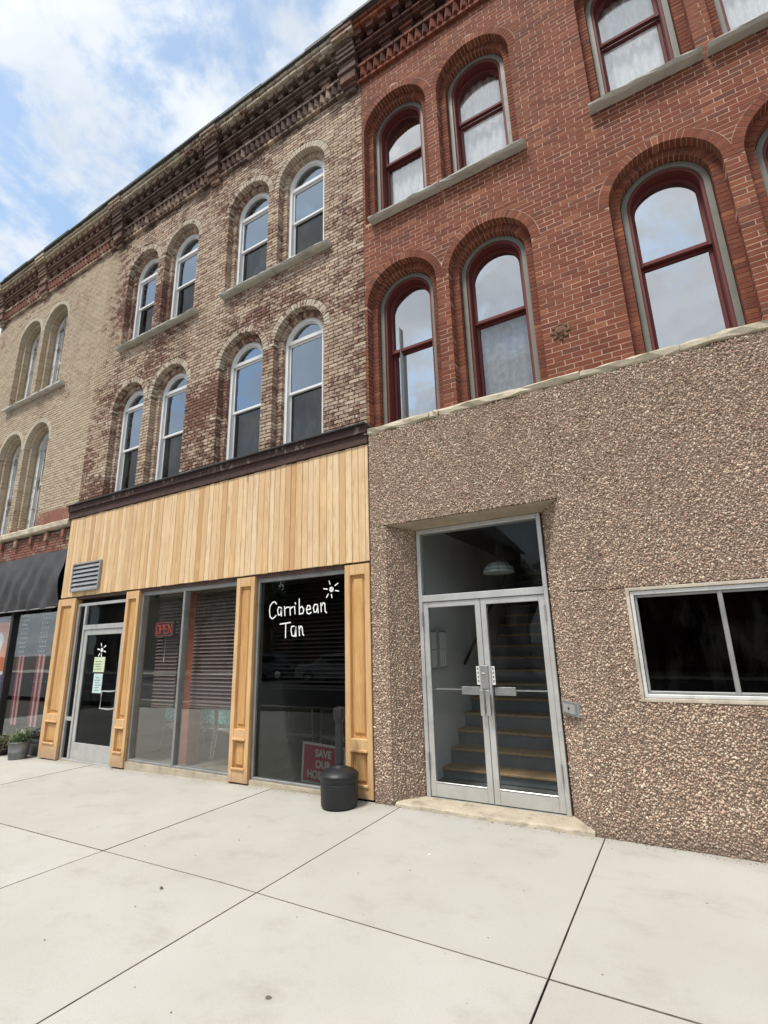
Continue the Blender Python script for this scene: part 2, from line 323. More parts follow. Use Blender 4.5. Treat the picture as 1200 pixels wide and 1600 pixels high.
# ------------------------------------------------------------------ ground
YB = .12
mb = MB().add([(-400,-400,-.32),(400,-400,-.32),(400,400,-.32),(-400,400,-.32)], [(0,1,2,3)])
mb.build('ground', 'soil', kind='structure')
side = empty('sidewalk', (-3, -3, 0)); side['kind'] = 'structure'
bed = MB(); xs = [-18.4,-16.4,-14.4,-12.4,-10.42,-8.48,-6.45,-4.66,-2.85,-.86,1.1,3.05,5.0,7.0]; ys = [-6.3,-4.2,-2.09,.0]
for a, b in zip(xs, xs[1:]):
    bed.add([(a,-6.3,zg(a)-.02),(b,-6.3,zg(b)-.02),(b,.6,zg(b)-.02),(a,.6,zg(a)-.02)], [(0,1,2,3)])
bed.build('sidewalk_bed', 'joint_dirt', side)
for a, b in zip(xs, xs[1:]):
    for c, d in zip(ys, ys[1:]):
        g = .0026; dd = d+.35 if d == 0 and b < -3 else d; h = random.uniform(-.0015, .0015)
        if d == 0 and b > -3: dd = .02
        x0, x1, y0, y1 = a+g, b-g, c+g, dd-g; e = .0034
        def Z(x, k=0): return zg(x)+h-k
        n = 5; V = []; F = []
        # wavy-edged slab top with a rolled edge
        ring_o = []; ring_i = []
        for (xa, ya, xb, yb) in ((x0,y0,x1,y0),(x1,y0,x1,y1),(x1,y1,x0,y1),(x0,y1,x0,y0)):
            for i in range(n*3):
                u = i/(n*3); x = xa+(xb-xa)*u; y = ya+(yb-ya)*u
                jx = random.uniform(-.0028,.0022); ring_o.append((x+jx, y+random.uniform(-.0026,.0026)))
                ring_i.append((x+(e if x < (x0+x1)/2-.3*(x1-x0)*(0 if abs(x-x0) > 1e-6 else 1) and abs(x-x0) < 1e-6 else (-e if abs(x-x1) < 1e-6 else 0)),
                               y+(e if abs(y-y0) < 1e-6 else (-e if abs(y-y1) < 1e-6 else 0))))
        k = len(ring_o)
        V = [(x, y, Z(x, .03)) for x, y in ring_o]+[(x, y, Z(x, .004)) for x, y in ring_o]+[(x, y, Z(x)) for x, y in ring_i]
        F = [(i, (i+1) % k, (i+1) % k+k, i+k) for i in range(k)]+[(i+k, (i+1) % k+k, (i+1) % k+2*k, i+2*k) for i in range(k)]+[tuple(range(2*k, 3*k))]
        ob = obj('paving_slab', V, F, 'sidewalk', side); ob.data.materials.append(M['joint_dirt'])
        for pf in list(ob.data.polygons)[:-1]: pf.material_index = 1
kb = MB().box(-18.4, 7, -6.46, -6.305, -.3, -.002); kb.build('kerb', 'sidewalk', kind='structure')
MB().add([(-60,-19,-.15),(40,-19,-.15),(40,-6.4,-.15),(-60,-6.4,-.15)], [(0,1,2,3)]).build('road', 'asphalt', kind='structure')
rm = MB()
for i in range(14): x = -50+i*6; rm.box(x, x+3, -12.8, -12.68, -.15, -.146)
rm.build('lane_marking', 'road_paint', kind='structure')
MB().box(-60, 40, -24, -19, -.3, -.02).build('far_sidewalk', 'sidewalk', kind='structure')
# scattered bits on the paving
deb = MB()
def chip(mb, x, y, z, s):
    a = random.random()*PI; h = s*random.uniform(.4, .8)
    V = [(x+s*math.cos(a+k*PI*2/5)*random.uniform(.7,1.1), y+s*math.sin(a+k*PI*2/5)*random.uniform(.5,1), z) for k in range(5)]+[(x, y, z+h)]
    mb.add(V, [(i, (i+1) % 5, 5) for i in range(5)])
for i in range(900):
    x = random.uniform(-9.4, 2.5); y = -abs(random.gauss(0, .045))-.006
    if random.random() < .18: y = -random.uniform(.05, 3.6)
    chip(deb, x, y, zg(x)+.001, random.uniform(.002, .007))
deb.build('gravel_debris', 'joint_dirt', kind='stuff')['label'] = 'dark crumbs of grit scattered on the pale sidewalk'
for x, y, s, mt, lb in [(-2.05,-.98,.016,'sign_white','small white pebble lying on the sidewalk before the glass doors'),
                        (-3.52,-2.35,.017,'joint_dirt','dark pebble near the long sidewalk joint, left of the crossing'),
                        (-2.02,-2.86,.018,'joint_dirt','dark pebble alone at the bottom middle of the sidewalk')]:
    q = MB(); chip(q, 0, 0, 0, s); o = q.build('pebble', mt); o.location = (x, y, .002); tag(o, lb, 'pebble')
# ------------------------------------------------------------------ brickwork
def cam_px(x, y, z):
    d = Vector((x-CAM[0], y-CAM[1], z-CAM[2])); zf = d.dot(_f)
    if zf < .1: return None
    return 600+FPX*d.dot(_r)/zf, 800-FPX*d.dot(_u)/zf
class Bricks:
    def __init__(s, bev=.0035, jy=.0022): s.items = []; s.bev = bev; s.jy = jy
    def hexa(s, q, y0, y1, mat=0, jit=True):   # q: four (x,z) corners ccw from bottom-left seen from the street
        j = max(-1.6*s.jy, min(1.6*s.jy, random.gauss(0, s.jy))) if jit else 0
        q = [(x+random.uniform(-.0012,.0012), z+random.uniform(-.0015,.0015)) for x, z in q] if jit else q
        s.items.append((q, y0+j, y1, mat))
    def emit(s, parent, mats, limit=300, minpx=10):
        sc = []
        for i, (q, y0, y1, mt) in enumerate(s.items):
            P = [cam_px(x, y0, z) for x, z in q]
            if any(p is None for p in P): sc.append((0, i)); continue
            cx = sum(p[0] for p in P)/4; cy = sum(p[1] for p in P)/4
            if not (4 < cx < 1196 and 4 < cy < 1596): sc.append((0, i)); continue
            w_ = math.hypot(P[1][0]-P[0][0], P[1][1]-P[0][1]); h_ = math.hypot(P[3][0]-P[0][0], P[3][1]-P[0][1])
            sc.append((w_*h_ if max(w_, h_) >= minpx else 0, i))
        sc.sort(reverse=True); pick = set(i for a, i in sc[:limit] if a > 0)
        rest = {}
        for i, (q, y0, y1, mt) in enumerate(s.items):
            V, F = s.geo(q, y0, y1)
            if i in pick: obj('brick', V, F, mats[mt], parent)
            else:
                mb = rest.setdefault(mt, MB()); n = len(mb.V); mb.V += V; mb.F += [tuple(k+n for k in f) for f in F]
        for mt, mb in rest.items(): obj('brickwork', mb.V, mb.F, mats[mt], parent, kind='stuff')
    def geo(s, q, y0, y1):
        b = s.bev; cx = sum(a for a, _ in q)/4; cz = sum(c for _, c in q)/4; V = []
        for x, z in q: V.append((x, y0+b, z))
        for x, z in q:
            dx, dz = cx-x, cz-z; V.append((x+math.copysign(min(b, abs(dx)*.3), dx), y0, z+math.copysign(min(b, abs(dz)*.3), dz)))
        for x, z in q: V.append((x, y1, z))
        F = [(4,5,6,7)]+[(i, (i+1) % 4, (i+1) % 4+4, i+4) for i in range(4)]+[(i+8, (i+1) % 4+8, (i+1) % 4, i) for i in range(4)]
        return V, F
def courses(B, x0, x1, z0, z1, ops, y0, y1, L=.172, H=.057, gap=.010, mat=0, excl=(), phase=0):
    n = max(1, round((z1-z0)/H)); H = (z1-z0)/n
    for k in range(n):
        a0 = z0+k*H+gap/2; a1 = z0+(k+1)*H-gap/2; am = (a0+a1)/2
        cuts = []
        for (cx, hw, zb, zs, ring) in ops:
            def half(z):
                if z < zb-.001: return None
                if z < zs: return hw+.001
                R = hw+ring+gap*.8; d = z-zs
                return math.sqrt(R*R-d*d) if d < R else None
            h0, h1, hm = half(max(a0, zb)), half(a1), half(am)
            if a1 < zb or (h0 is None and h1 is None): continue
            if a0 < zs <= a1+1e-6: h1 = h1 if h1 else 0
            h0 = h0 or 0; h1 = h1 or 0
            if zs <= a0 or a1 > zs: 
                if a0 < zs: h0 = max(h0, hw)
            cuts.append((cx-h0, cx-h1, cx+h0, cx+h1))
        for (ex0, ex1, ez0, ez1) in excl:
            if ez0 < am < ez1: cuts.append((ex0, ex0, ex1, ex1))
        cuts.sort(); segs = []; L0, L1 = x0, x0
        for c in cuts:
            if max(c[0], c[1]) > min(L0, L1)+.012: segs.append((L0, L1, c[0], c[1]))
            if c[2] > L0 or c[3] > L1: L0, L1 = max(L0, c[2]), max(L1, c[3])
        if x1 > L0: segs.append((L0, L1, x1, x1))
        off = ((k+phase) % 2)*L/2+random.uniform(-.012, .012)
        for (l0, l1, r0, r1) in segs:
            lo, hi = max(l0, l1), min(r0, r1); js = []
            i = math.floor((min(l0, l1)-x0-off)/L)
            while True:
                x = x0+off+i*L+random.uniform(-.004, .004); i += 1
                if x > hi-.045: break
                if x > lo+.045: js.append(x)
            A0, A1 = l0, l1
            for x in js+[None]:
                if x is None: b0, b1 = r0, r1
                else: b0 = b1 = x-gap/2
                if (b0-A0)+(b1-A1) > .02:
                    if b0 < A0: b0 = A0
                    if b1 < A1: b1 = A1
                    B.hexa([(A0, a0), (b0, a0), (b1, a1), (A1, a1)], y0, y1, mat)
                if x is not None: A0 = A1 = x+gap/2
def ring(B, cx, r0, r1, zs, y0, y1, mat=0, n=None, gap=.009, xmin=-99):
    n = n or max(8, round(PI*(r0+r1)/2/.060)); da = PI/n; pr = random.uniform(.0, .0016)
    for i in range(n):
        a0 = PI-i*da; a1 = PI-(i+1)*da; g0 = gap/2/r0; g1 = gap/2/r1; c = lambda r, a: (max(xmin, cx+r*math.cos(a)), zs+r*math.sin(a))
        B.hexa([c(r0, a0-g0), c(r0, a1+g0), c(r1, a1+g1), c(r1, a0-g1)], y0-pr, y1, mat)
def step_jambs(B, cx, ho, hi, zb, zs, y0, y1, mat=0, H=.057, gap=.009):
    n = max(1, round((zs-zb)/H)); h = (zs-zb)/n
    for s in (-1, 1):
        for k in range(n):
            a, b = cx+s*hi, cx+s*(ho+.03); x0_, x1_ = min(a, b), max(a, b)
            B.hexa([(x0_, zb+k*h+gap/2), (x1_, zb+k*h+gap/2), (x1_, zb+(k+1)*h-gap/2), (x0_, zb+(k+1)*h-gap/2)], y0, y1, mat)
    ring(B, cx, hi, ho+.02, zs, y0, y1, mat)
def holed_slab(name, x0, x1, z0, z1, ops, y0, y1, mat, parent, rects=(), extra=.006):
    cu = bpy.data.curves.new('tmp', 'CURVE'); cu.dimensions = '2D'; cu.fill_mode = 'BOTH'; cu.extrude = (y1-y0)/2
    def sp(P):
        s = cu.splines.new('POLY'); s.points.add(len(P)-1)
        for q, (x, z) in zip(s.points, P): q.co = (x, z, 0, 1)
        s.use_cyclic_u = True
    sp([(x0,z0),(x1,z0),(x1,z1),(x0,z1)])
    for (cx, hw, zb, zs) in ops: sp(arch(cx, hw+extra, zb, zs))
    for (a, b, c, d) in rects: sp([(a,c),(b,c),(b,d),(a,d)])
    o = bpy.data.objects.new('tmp', cu); COL.objects.link(o)
    me = bpy.data.meshes.new_from_object(o); bpy.data.objects.remove(o)
    V = [(v.co.x, (y0+y1)/2-v.co.z, v.co.y) for v in me.vertices]; F = [tuple(p.vertices) for p in me.polygons]
    bpy.data.meshes.remove(me)
    return obj(name, V, F, mat, parent)
Z2S, Z3S, Z3B = 6.29, 9.45, 7.70
FX, FT = .22, .10
def facade(B, parent, x0, x1, zb, ztop, op2, op3, hw, rt, mortar, z2b, ringmat=0, hi=None, rec=.009, gap=.010, H=.060, L=.172):
    hi = hi or hw-.10
    ops = [(c, hw, z2b, Z2S, rt) for c in op2]+[(c, hw, Z3B, Z3S, rt) for c in op3]
    courses(B, x0, x1, zb, ztop, ops, YB, YB+.11, gap=gap, H=H, L=L)
    for c, zs, zb_ in [(c, Z2S, z2b) for c in op2]+[(c, Z3S, Z3B) for c in op3]:
        ring(B, c, hw, hw+rt, zs, YB-.0004, YB+.11, ringmat, gap=gap*.8, xmin=x0+.002)
        step_jambs(B, c, hw, hi, zb_, zs, YB+.112, YB+.22)
    holed_slab('mortar_bed', x0, x1, zb, ztop, [(c, hw, a, s) for c, a, s in [(c, z2b, Z2S) for c in op2]+[(c, Z3B, Z3S) for c in op3]], YB+rec, YB+.117, mortar, parent, extra=min(.006, rec))
    holed_slab('inner_wall', x0, x1, zb, ztop, [(c, hi, a, s) for c, a, s in [(c, z2b, Z2S) for c in op2]+[(c, Z3B, Z3S) for c in op3]], YB+.1175 if rec < .005 else YB+.120, YB+.50, mortar, parent, extra=min(.006, rec))
def cornice(B, mb_dark, x0, x1, piers, lightband=0):
    # stacked brick courses, corbels and dentils; y gets smaller towards the street
    def run(z0, z1, y0, L=.172, mat=0, a=x0, b=x1): courses(B, a, b, z0, z1, (), y0, YB+.09, L=L, H=z1-z0, mat=mat)
    run(10.53, 10.595, .065)
    x = x0+.02; i = 0
    while x < x1-.08:                                 # sawtooth course
        c = x+.05; q = [(c-.045, 10.605), (c+.045, 10.605), (c+.045, 10.775), (c-.045, 10.775)]
        yA, yB_ = .02, .075
        V = [(c-.055,yB_,10.605),(c,yA,10.605),(c+.055,yB_,10.605),(c-.055,yB_,10.775),(c,yA,10.775),(c+.055,yB_,10.775)]
        mb_dark.append((V, [(0,1,4,3),(1,2,5,4),(0,2,1),(3,4,5)])); x += .125
    run(10.785, 10.85, .02)
    # frieze of little stepped corbels
    x = x0+.03; run(10.86, 11.05, .105, mat=0)
    while x < x1-.2:
        if not any(abs(x+.1-p) < .3 for p in piers):
            for w_, za, zb_, y in ((.09, 10.865, 10.915, .085), (.15, 10.92, 10.98, .055), (.21, 10.985, 11.045, .025)):
                B.hexa([(x+.12-w_/2-.01, za), (x+.12+w_/2+.01, za), (x+.12+w_/2+.01, zb_), (x+.12-w_/2-.01, zb_)], y, YB+.09)
        x += .375
    run(11.055, 11.105, -.015); run(11.115, 11.165, -.05)
    run(11.17, 11.385, .055)
    x = x0+.02
    while x < x1-.1:                                  # double dentils
        B.hexa([(x, 11.175), (x+.10, 11.175), (x+.10, 11.27), (x, 11.27)], -.07, YB+.09)
        B.hexa([(x, 11.278), (x+.14, 11.278), (x+.14, 11.375), (x, 11.375)], -.12, YB+.09); x += .235
    run(11.385, 11.455, -.16, mat=lightband); run(11.465, 11.54, -.185, mat=lightband)
    for p in piers:                                   # piers that break the cornice
        for z0, z1, wd, y in ((10.44, 10.52, .20, .06), (10.53, 10.60, .26, .03), (10.605, 10.78, .30, -.02), (10.79, 10.855, .36, -.05), (10.86, 10.93, .32, -.03),
                              (10.935, 11.01, .32, -.033), (11.015, 11.09, .36, -.07), (11.095, 11.17, .36, -.09), (11.175, 11.25, .34, -.11), (11.255, 11.33, .34, -.114), (11.335, 11.38, .4, -.15), (11.385, 11.455, .42, -.19), (11.465, 11.54, .42, -.215)):
            B.hexa([(p-wd/2, z0), (p+wd/2, z0), (p+wd/2, z1), (p-wd/2, z1)], y, YB+.08)
def coping(parent, x0, x1):
    mb = MB(); x = x0
    while x < x1:
        L = random.uniform(.5, 1.3); e = min(x+L, x1); z = 11.56+random.uniform(-.006, .03)
        mb.box(x+.003, e-.003, -.235+random.uniform(-.01, .012), .6, 11.546, z+.03); x = e
    mb.build('coping', 'coping_tin', parent)
def saw(parent, items, mat):
    mb = MB()
    for V, F in items: mb.add(V, F)
    mb.build('sawtooth_course', mat, parent, kind='stuff')
def body(parent, x0, x1, mortar, z0=-.3):             # the building's mass behind the front
    MB().box(x0, x1, .6, 12, 11.3, 11.5).build('roof', 'coping_tin', parent)
    MB().box(x0, x0+.04, .63, 12, z0, 11.3).build('side_wall', mortar, parent)
    MB().box(x1-.04, x1, .63, 12, z0, 11.3).build('side_wall', mortar, parent)
    MB().box(x0+.041, x1-.041, 11.8, 12, z0, 11.3).build('back_wall', mortar, parent)
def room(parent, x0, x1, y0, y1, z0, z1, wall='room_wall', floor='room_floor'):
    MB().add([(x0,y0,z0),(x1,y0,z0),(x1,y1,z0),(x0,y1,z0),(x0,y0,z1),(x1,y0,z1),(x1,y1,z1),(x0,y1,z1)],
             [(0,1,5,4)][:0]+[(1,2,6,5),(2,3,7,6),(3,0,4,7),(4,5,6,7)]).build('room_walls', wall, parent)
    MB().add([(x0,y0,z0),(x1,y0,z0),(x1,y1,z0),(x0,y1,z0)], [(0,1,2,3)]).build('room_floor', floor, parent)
# windows ----------------------------------------------------------
def red_window(parent, c, zb, zs, mid, g1, g2, hi=.43):
    w_ = MB(); y = YB+.19
    w_.band(arch(c, hi-.002, zb, zs), arch(c, hi-.060, zb, zs), y, y+.12); o = w_.build('window', 'gray_frame_paint', parent)
    f = MB().band(arch(c, hi-.062, zb, zs), arch(c, hi-.090, zb, zs), y+.022, y+.315); f.box(c-hi+.090, c+hi-.090, y+.03, y+.24, zb, zb+.035); f.build('frame', 'red_frame_paint', o)
    a = hi-.092; y += .07
    s1 = MB().band(arch(c, a, mid, zs), arch(c, a-.036, mid, zs-.01), y+.06, y+.10); s1.bbox(c-a+.036, c+a-.036, y+.052, y+.10, mid, mid+.045); s1.build('sash', 'red_frame_paint', o)
    s2 = MB()
    s2.bbox(c-a, c-a+.036, y+.102, y+.14, zb+.035, mid); s2.bbox(c+a-.036, c+a, y+.102, y+.14, zb+.035, mid)
    s2.bbox(c-a+.036, c+a-.036, y+.103, y+.14, zb+.035, zb+.085); s2.bbox(c-a+.036, c+a-.036, y+.103, y+.14, mid-.03, mid); s2.build('sash', 'red_frame_paint', o)
    P = arch(c, a-.034, mid+.04, zs-.01); MB().prism(P[::-1], y+.078, y+.084).build('glass_pane', g1, o)
    MB().box(c-a+.034, c+a-.034, y+.120, y+.125, zb+.08, mid-.025).build('glass_pane', g2, o)
    return o
def white_window(parent, c, zb, zs, tr, mid, hi=.40):
    y = YB+.17; o = MB().band(arch(c, hi-.002, zb, zs), arch(c, hi-.060, zb, zs), y, y+.13); o.box(c-hi+.060, c+hi-.060, y+.001, y+.13, zb, zb+.06)
    o = o.build('window', 'white_vinyl', parent)
    i = hi-.061; MB().band(arch(c, i, tr+.03, zs), arch(c, i-.022, tr+.03, zs), y+.025, y+.10).bbox(c-i, c+i, y+.012, y+.11, tr-.035, tr+.03).build('transom_bar', 'white_vinyl', o)
    u = MB()
    for z0, z1, yy in ((mid-.005, tr-.037, .04), (zb+.062, mid+.03, .07)):
        u.bbox(c-i, c-i+.028, y+yy, y+yy+.03, z0, z1); u.bbox(c+i-.028, c+i, y+yy, y+yy+.03, z0, z1)
        u.bbox(c-i+.028, c+i-.028, y+yy, y+yy+.03, z1-.03, z1); u.bbox(c-i+.028, c+i-.028, y+yy, y+yy+.03, z0, z0+.042)
    u.build('sash', 'white_vinyl', o)
    MB().prism([p for p in arch(c, i-.02, tr+.028, zs)][::-1], y+.05, y+.055).build('glass_pane', 'glass_upper' if zb > 6 else 'glass_upper', o)
    MB().box(c-i+.026, c+i-.026, y+.052, y+.057, mid+.03, tr-.06).build('glass_pane', 'glass_upper', o)
    MB().box(c-i+.026, c+i-.026, y+.083, y+.088, zb+.1, mid).build('glass_pane', 'glass_screen', o)
    return o
def old_window(parent, c, zb, zs, mid, hi=.43):
    y = YB+.26; o = MB().band(arch(c, hi+.01, zb, zs), arch(c, hi-.12, zb, zs), y, y+.16).build('window', 'peeling_white', parent)
    f = MB().band(arch(c, hi-.122, zb, zs), arch(c, hi-.165, zb, zs), y+.07, y+.14); f.box(c-hi+.165, c+hi-.165, y+.07, y+.13, mid-.03, mid+.03); f.box(c-hi+.165, c+hi-.165, y+.07, y+.13, zb, zb+.09)
    f.build('sash', 'peeling_white', o)
    MB().prism(arch(c, hi-.163, zb, zs)[::-1], y+.10, y+.105).build('glass_pane', 'glass_upper', o)
def sill(parent, x0, x1, z1, h, y0=-.01, y1=.33, mat='sill_stone', am=1.0):
    # rough stone sill with worn arris
    V = []; n = max(4, int((x1-x0)/.12)); prof = [(y1, z1+.012), (y0+.03, z1), (y0, z1-.03), (y0+.004, z1-h+.02), (y0+.03, z1-h), (y1, z1-h+.002)]
    for i in range(n+1):
        x = x0+(x1-x0)*i/n
        for k, (y, z) in enumerate(prof): V.append((x+(0 if 0 < i < n else random.uniform(-.008, .008)), y+(am*random.uniform(-.009, .011) if 0 < k < 5 else 0), z+(am*random.uniform(-.008, .006) if 0 < k < 5 else 0)))
    m_ = len(prof); F = [(i*m_+k, i*m_+(k+1) % m_, (i+1)*m_+(k+1) % m_, (i+1)*m_+k) for i in range(n) for k in range(m_)]
    F += [tuple(range(m_-1, -1, -1)), tuple(n*m_+k for k in range(m_))]
    return obj('sill', V, F, mat, parent)
simple('curtain_grey', (.27,.28,.29), .9, var=.25, scale=14)
def curtain(c, z0, z1, w_, label, y=.575, mt='curtain'):
    V = []; n = 40; o = random.random()*9
    for i in range(n+1):
        x = c-w_/2+w_*i/n; yy = .018*math.sin(i*1.15+o)+.012*math.sin(i*.57+o*2)
        V += [(x, y+yy, z0), (x, y+yy*.8, (z0+z1)/2), (x, y+yy*.6, z1)]
    V2 = [(a, b+.004, c_) for a, b, c_ in V]; N = len(V); F = []
    for i in range(n):
        for k in range(2):
            A = i*3+k; F += [(A, A+3, A+4, A+1), (A+N, A+1+N, A+4+N, A+3+N)]
    ob = obj('curtain', V+V2, F, mt, origin=(c, y, z0), smooth=True); tag(ob, label, 'curtain', 'lace curtains behind the red framed windows'); return ob
# ================================================================== RED BUILDING
X0, X1 = -3.245, 4.30
red = empty('red_brick_building', (.5, .3, 0), 'red brick building with red-framed arched windows above pebble-faced ground floor', 'building')
R2 = [-2.672, -1.425, .51, 1.76]; R3 = R2; RH, RT = .535, .105
B = Bricks(.0012, .0008); facade(B, red, X0, X1, 4.34, 10.53, R2, R3, RH, RT, 'mortar_red', 4.35, rec=.0020, gap=.0090, H=.064, L=.188)
sw = []; cornice(B, sw, X0, X1, (.1, 3.4)); saw(red, sw, 'red_brick')
holed_slab('cornice_core', X0, X1, 10.531, 11.55, (), YB+.03, .5, 'mortar_red', red); coping(red, X0, X1)
B.emit(red, ['red_brick']); body(red, X0, X1, 'mortar_red')
lace = {(-2.672, 3): 1, (-1.425, 3): 2, (.51, 3): 2, (1.76, 3): 2, (-1.425, 2): 1}
for c in R2:
    red_window(red, c, 4.37, Z2S, 5.62, 'glass_mirror', 'glass_lace' if (c, 2) in lace else 'glass_mirror')
    red_window(red, c, 7.71, Z3S, 8.98, 'glass_lace' if lace.get((c, 3), 0) >= 1 and c != -2.672 else 'glass_mirror', 'glass_lace')
for a, b in ((-3.09,-1.985), (-1.955,-.82), (-.055,1.08), (1.125,2.33)): sill(red, a, b, 7.705, .068)
for c, z0, z1, lb in ((-2.672, 7.74, 8.98, 'lace curtain in the lower sash of the third-storey window beside the tan brick wall'),
                      (-1.425, 7.74, 9.85, 'lace curtain in the third-storey red-framed window second from the tan brick wall'),
                      (.51, 7.74, 9.85, 'lace curtain in the third-storey window above the large one, cut by the photo edge'),
                      (1.76, 7.74, 9.85, 'lace curtain in the third-storey window at the top right corner'),
                      (-1.425, 4.40, 5.65, 'grey lace curtain in the lower sash of the second-storey window above the glass doors')):
    curtain(c, z0, z1, .86, lb, mt='curtain_grey' if z0 < 5 else 'curtain')
for z0, z1 in ((4.25, 7.2), (7.5, 10.6)):
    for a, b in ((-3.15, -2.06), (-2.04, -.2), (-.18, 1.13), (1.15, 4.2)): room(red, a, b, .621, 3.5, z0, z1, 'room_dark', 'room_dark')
# ledge between brick and aggregate: separate stones
xs_ = [-3.215, -2.28, -2.16, -.55, .35, 1.6, 2.9, 4.3]
for i, (a, b) in enumerate(zip(xs_, xs_[1:])): o = sill(red, a+.003, b-.003, 4.365+random.uniform(-.004, .004), .098, -.02, .36, 'ledge_stone', 1.6); o.name = 'ledge_stone'
# iron rosette
ro = MB(); ro.lathe(0, 0, [(.001, 0), (.075, 0), (.07, .012), (.035, .02), (.03, .04), (.001, .042)], 10)
V = [(-.70+x+random.uniform(-.004,.004), YB-z, 4.95+y+random.uniform(-.004,.004)) for x, y, z in ro.V]; obj('wall_anchor', V, [f[::-1] for f in ro.F], 'rusty_iron', red)
for k in range(8):
    a = k*PI/4; x, z = -.70+.085*math.cos(a), 4.95+.085*math.sin(a); MB().bbox(x-.02, x+.02, YB-.018, YB, z-.02, z+.02, .008).build('anchor_petal', 'rusty_iron', red)
# ---- aggregate ground floor
DX0, DX1, DZ = -2.93, -.925, 3.03; IX0, IX1, DY = -2.69, -1.165, .32
WX0, WX1, WZ0, WZ1 = -.42, 1.95, 1.11, 2.09
AX0, AX1 = -3.165, 4.3
def panel(x0, x1, z0, z1, y=0.0):
    g = .004; V, F = MB().bbox(x0+g, x1-g, y, .30, z0+g, z1-g, .006).V, None
    mb = MB(); mb.bbox(x0+g, x1-g, y, .30, z0+g, z1-g, .006); return mb.build('aggregate_panel', 'aggregate', red)
panels = [(AX0, DX0+.004, -.02, DZ+.004), (AX0, DX1+.004, DZ+.004, 4.262), (DX1-.004, AX1, WZ1, 4.262), (DX1-.004, AX1, -.02, WZ1)]
for q in panels[:3]: panel(*q)
holed_slab('aggregate_panel', DX1, AX1-.004, -.02, WZ1-.004, (), 0, .30, 'aggregate', red, rects=[(WX0, WX1, WZ0, WZ1-.012)])
for xa, xb in ((DX0, IX0), (DX1, IX1)):
    s = 1 if xb > xa else -1
    MB().add([(xa,.004,-.02),(xb,DY,-.02),(xb,DY,DZ),(xa,.004,DZ),(xa-s*.2,.3,-.02),(xa-s*.2,.3,DZ)], [(0,1,2,3)]).build('door_reveal', 'aggregate', red)
MB().add([(DX0,.003,DZ+.002),(DX1,.003,DZ+.002),(IX1,DY,DZ-.045),(IX0,DY,DZ-.045),(DX0,.003,DZ+.03),(DX1,.003,DZ+.03)], [(3,2,1,0)]).build('door_soffit', 'soffit_plaster', red)
# threshold
sill_o = MB(); n = 26; V = []
for i in range(n+1):
    u = i/n; xf = DX0+.03+(DX1-DX0-.04)*u; xb = DX0+.2+(DX1-DX0-.4)*u; r_ = random.uniform(-.012, .012)
    V += [(xf, -.022+r_, .0), (xf, -.018+r_*.8, .028+random.uniform(-.006,.004)), (xf, .01+r_*.5, .040), (xb, .46, .047)]
F = [(i*4+k, (i+1)*4+k, (i+1)*4+k+1, i*4+k+1) for i in range(n) for k in range(3)]
obj('threshold', V, F, 'threshold_stone', red)
# pebbles
def pebbles(name, surf, seed):
    """surf: list of (origin, udir, vdir, normal, ulen, vlen, holes)"""
    r = np.random.default_rng(seed); VV = []; nper = 11; cnt = 0
    for (o, u, v, nn, ul, vl, holes) in surf:
        s = .0182; nu, nv = int(ul/s), int(vl/s)
        gu, gv = np.meshgrid(np.arange(nu)+.5, np.arange(nv)+.5); gu = gu+ (np.arange(nv)[:, None] % 2)*.5
        U = (gu.ravel()+r.uniform(-.42, .42, gu.size))*ul/nu; W_ = (gv.ravel()+r.uniform(-.42, .42, gv.size))*vl/nv
        ok = (U > .012) & (U < ul-.008) & (W_ > .004) & (W_ < vl-.004)
        for (a, b, c, d) in holes: ok &= ~((U > a) & (U < b) & (W_ > c) & (W_ < d))
        U, W_ = U[ok], W_[ok]; k = len(U)
        L = r.uniform(.008, .0158, k)*r.choice([1, 1, .7, 1.3], k); wd = L*r.uniform(.42, .8, k); H = L*r.uniform(.4, .95, k); an = r.uniform(0, PI, k)
        o, u, v, nn = (np.array(q, float) for q in (o, u, v, nn))
        P = np.zeros((k, nper, 3)); th = np.arange(5)*2*PI/5
        base = o+U[:, None]*u+W_[:, None]*v
        tl = r.uniform(-.35, .35, (k, 2))
        for ring_, (sc, hh) in enumerate(((1.0, -.1), (.66, .72))):
            for j in range(5):
                jr = sc*r.uniform(.78, 1.15, k); a = L*np.cos(th[j])*jr; b = wd*np.sin(th[j])*jr
                x = a*np.cos(an)-b*np.sin(an); y = a*np.sin(an)+b*np.cos(an)
                P[:, ring_*5+j] = base+x[:, None]*u+y[:, None]*v+(H*hh*r.uniform(.8, 1.1, k)+(x*tl[:, 0]+y*tl[:, 1])*(ring_))[:, None]*nn
        P[:, 10] = base+(H*r.uniform(.85, 1.0, k))[:, None]*nn
        VV.append(P.reshape(-1, 3)); cnt += k
    V = np.concatenate(VV); tri = []
    for j in range(5):
        a, b = j, (j+1) % 5; tri += [(a, b, 5+b), (a, 5+b, 5+a), (5+a, 5+b, 10)]
    tri = np.array(tri); T = (tri[None]+np.arange(cnt)[:, None, None]*nper).reshape(-1, 3)
    me = bpy.data.meshes.new(name); org = np.array(ORG[red.name]); me.vertices.add(len(V)); me.vertices.foreach_set('co', (V-org).ravel())
    me.loops.add(T.size); me.loops.foreach_set('vertex_index', T.ravel().astype(np.int32)); me.polygons.add(len(T))
    me.polygons.foreach_set('loop_start', np.arange(0, T.size, 3, dtype=np.int32)); me.update(calc_edges=True); me.materials.append(M['pebble'])
    ob = bpy.data.objects.new(name, me); COL.objects.link(ob); ob.parent = red; ob['kind'] = 'stuff'; ORG[ob.name] = ORG[red.name]; return cnt
surf = []
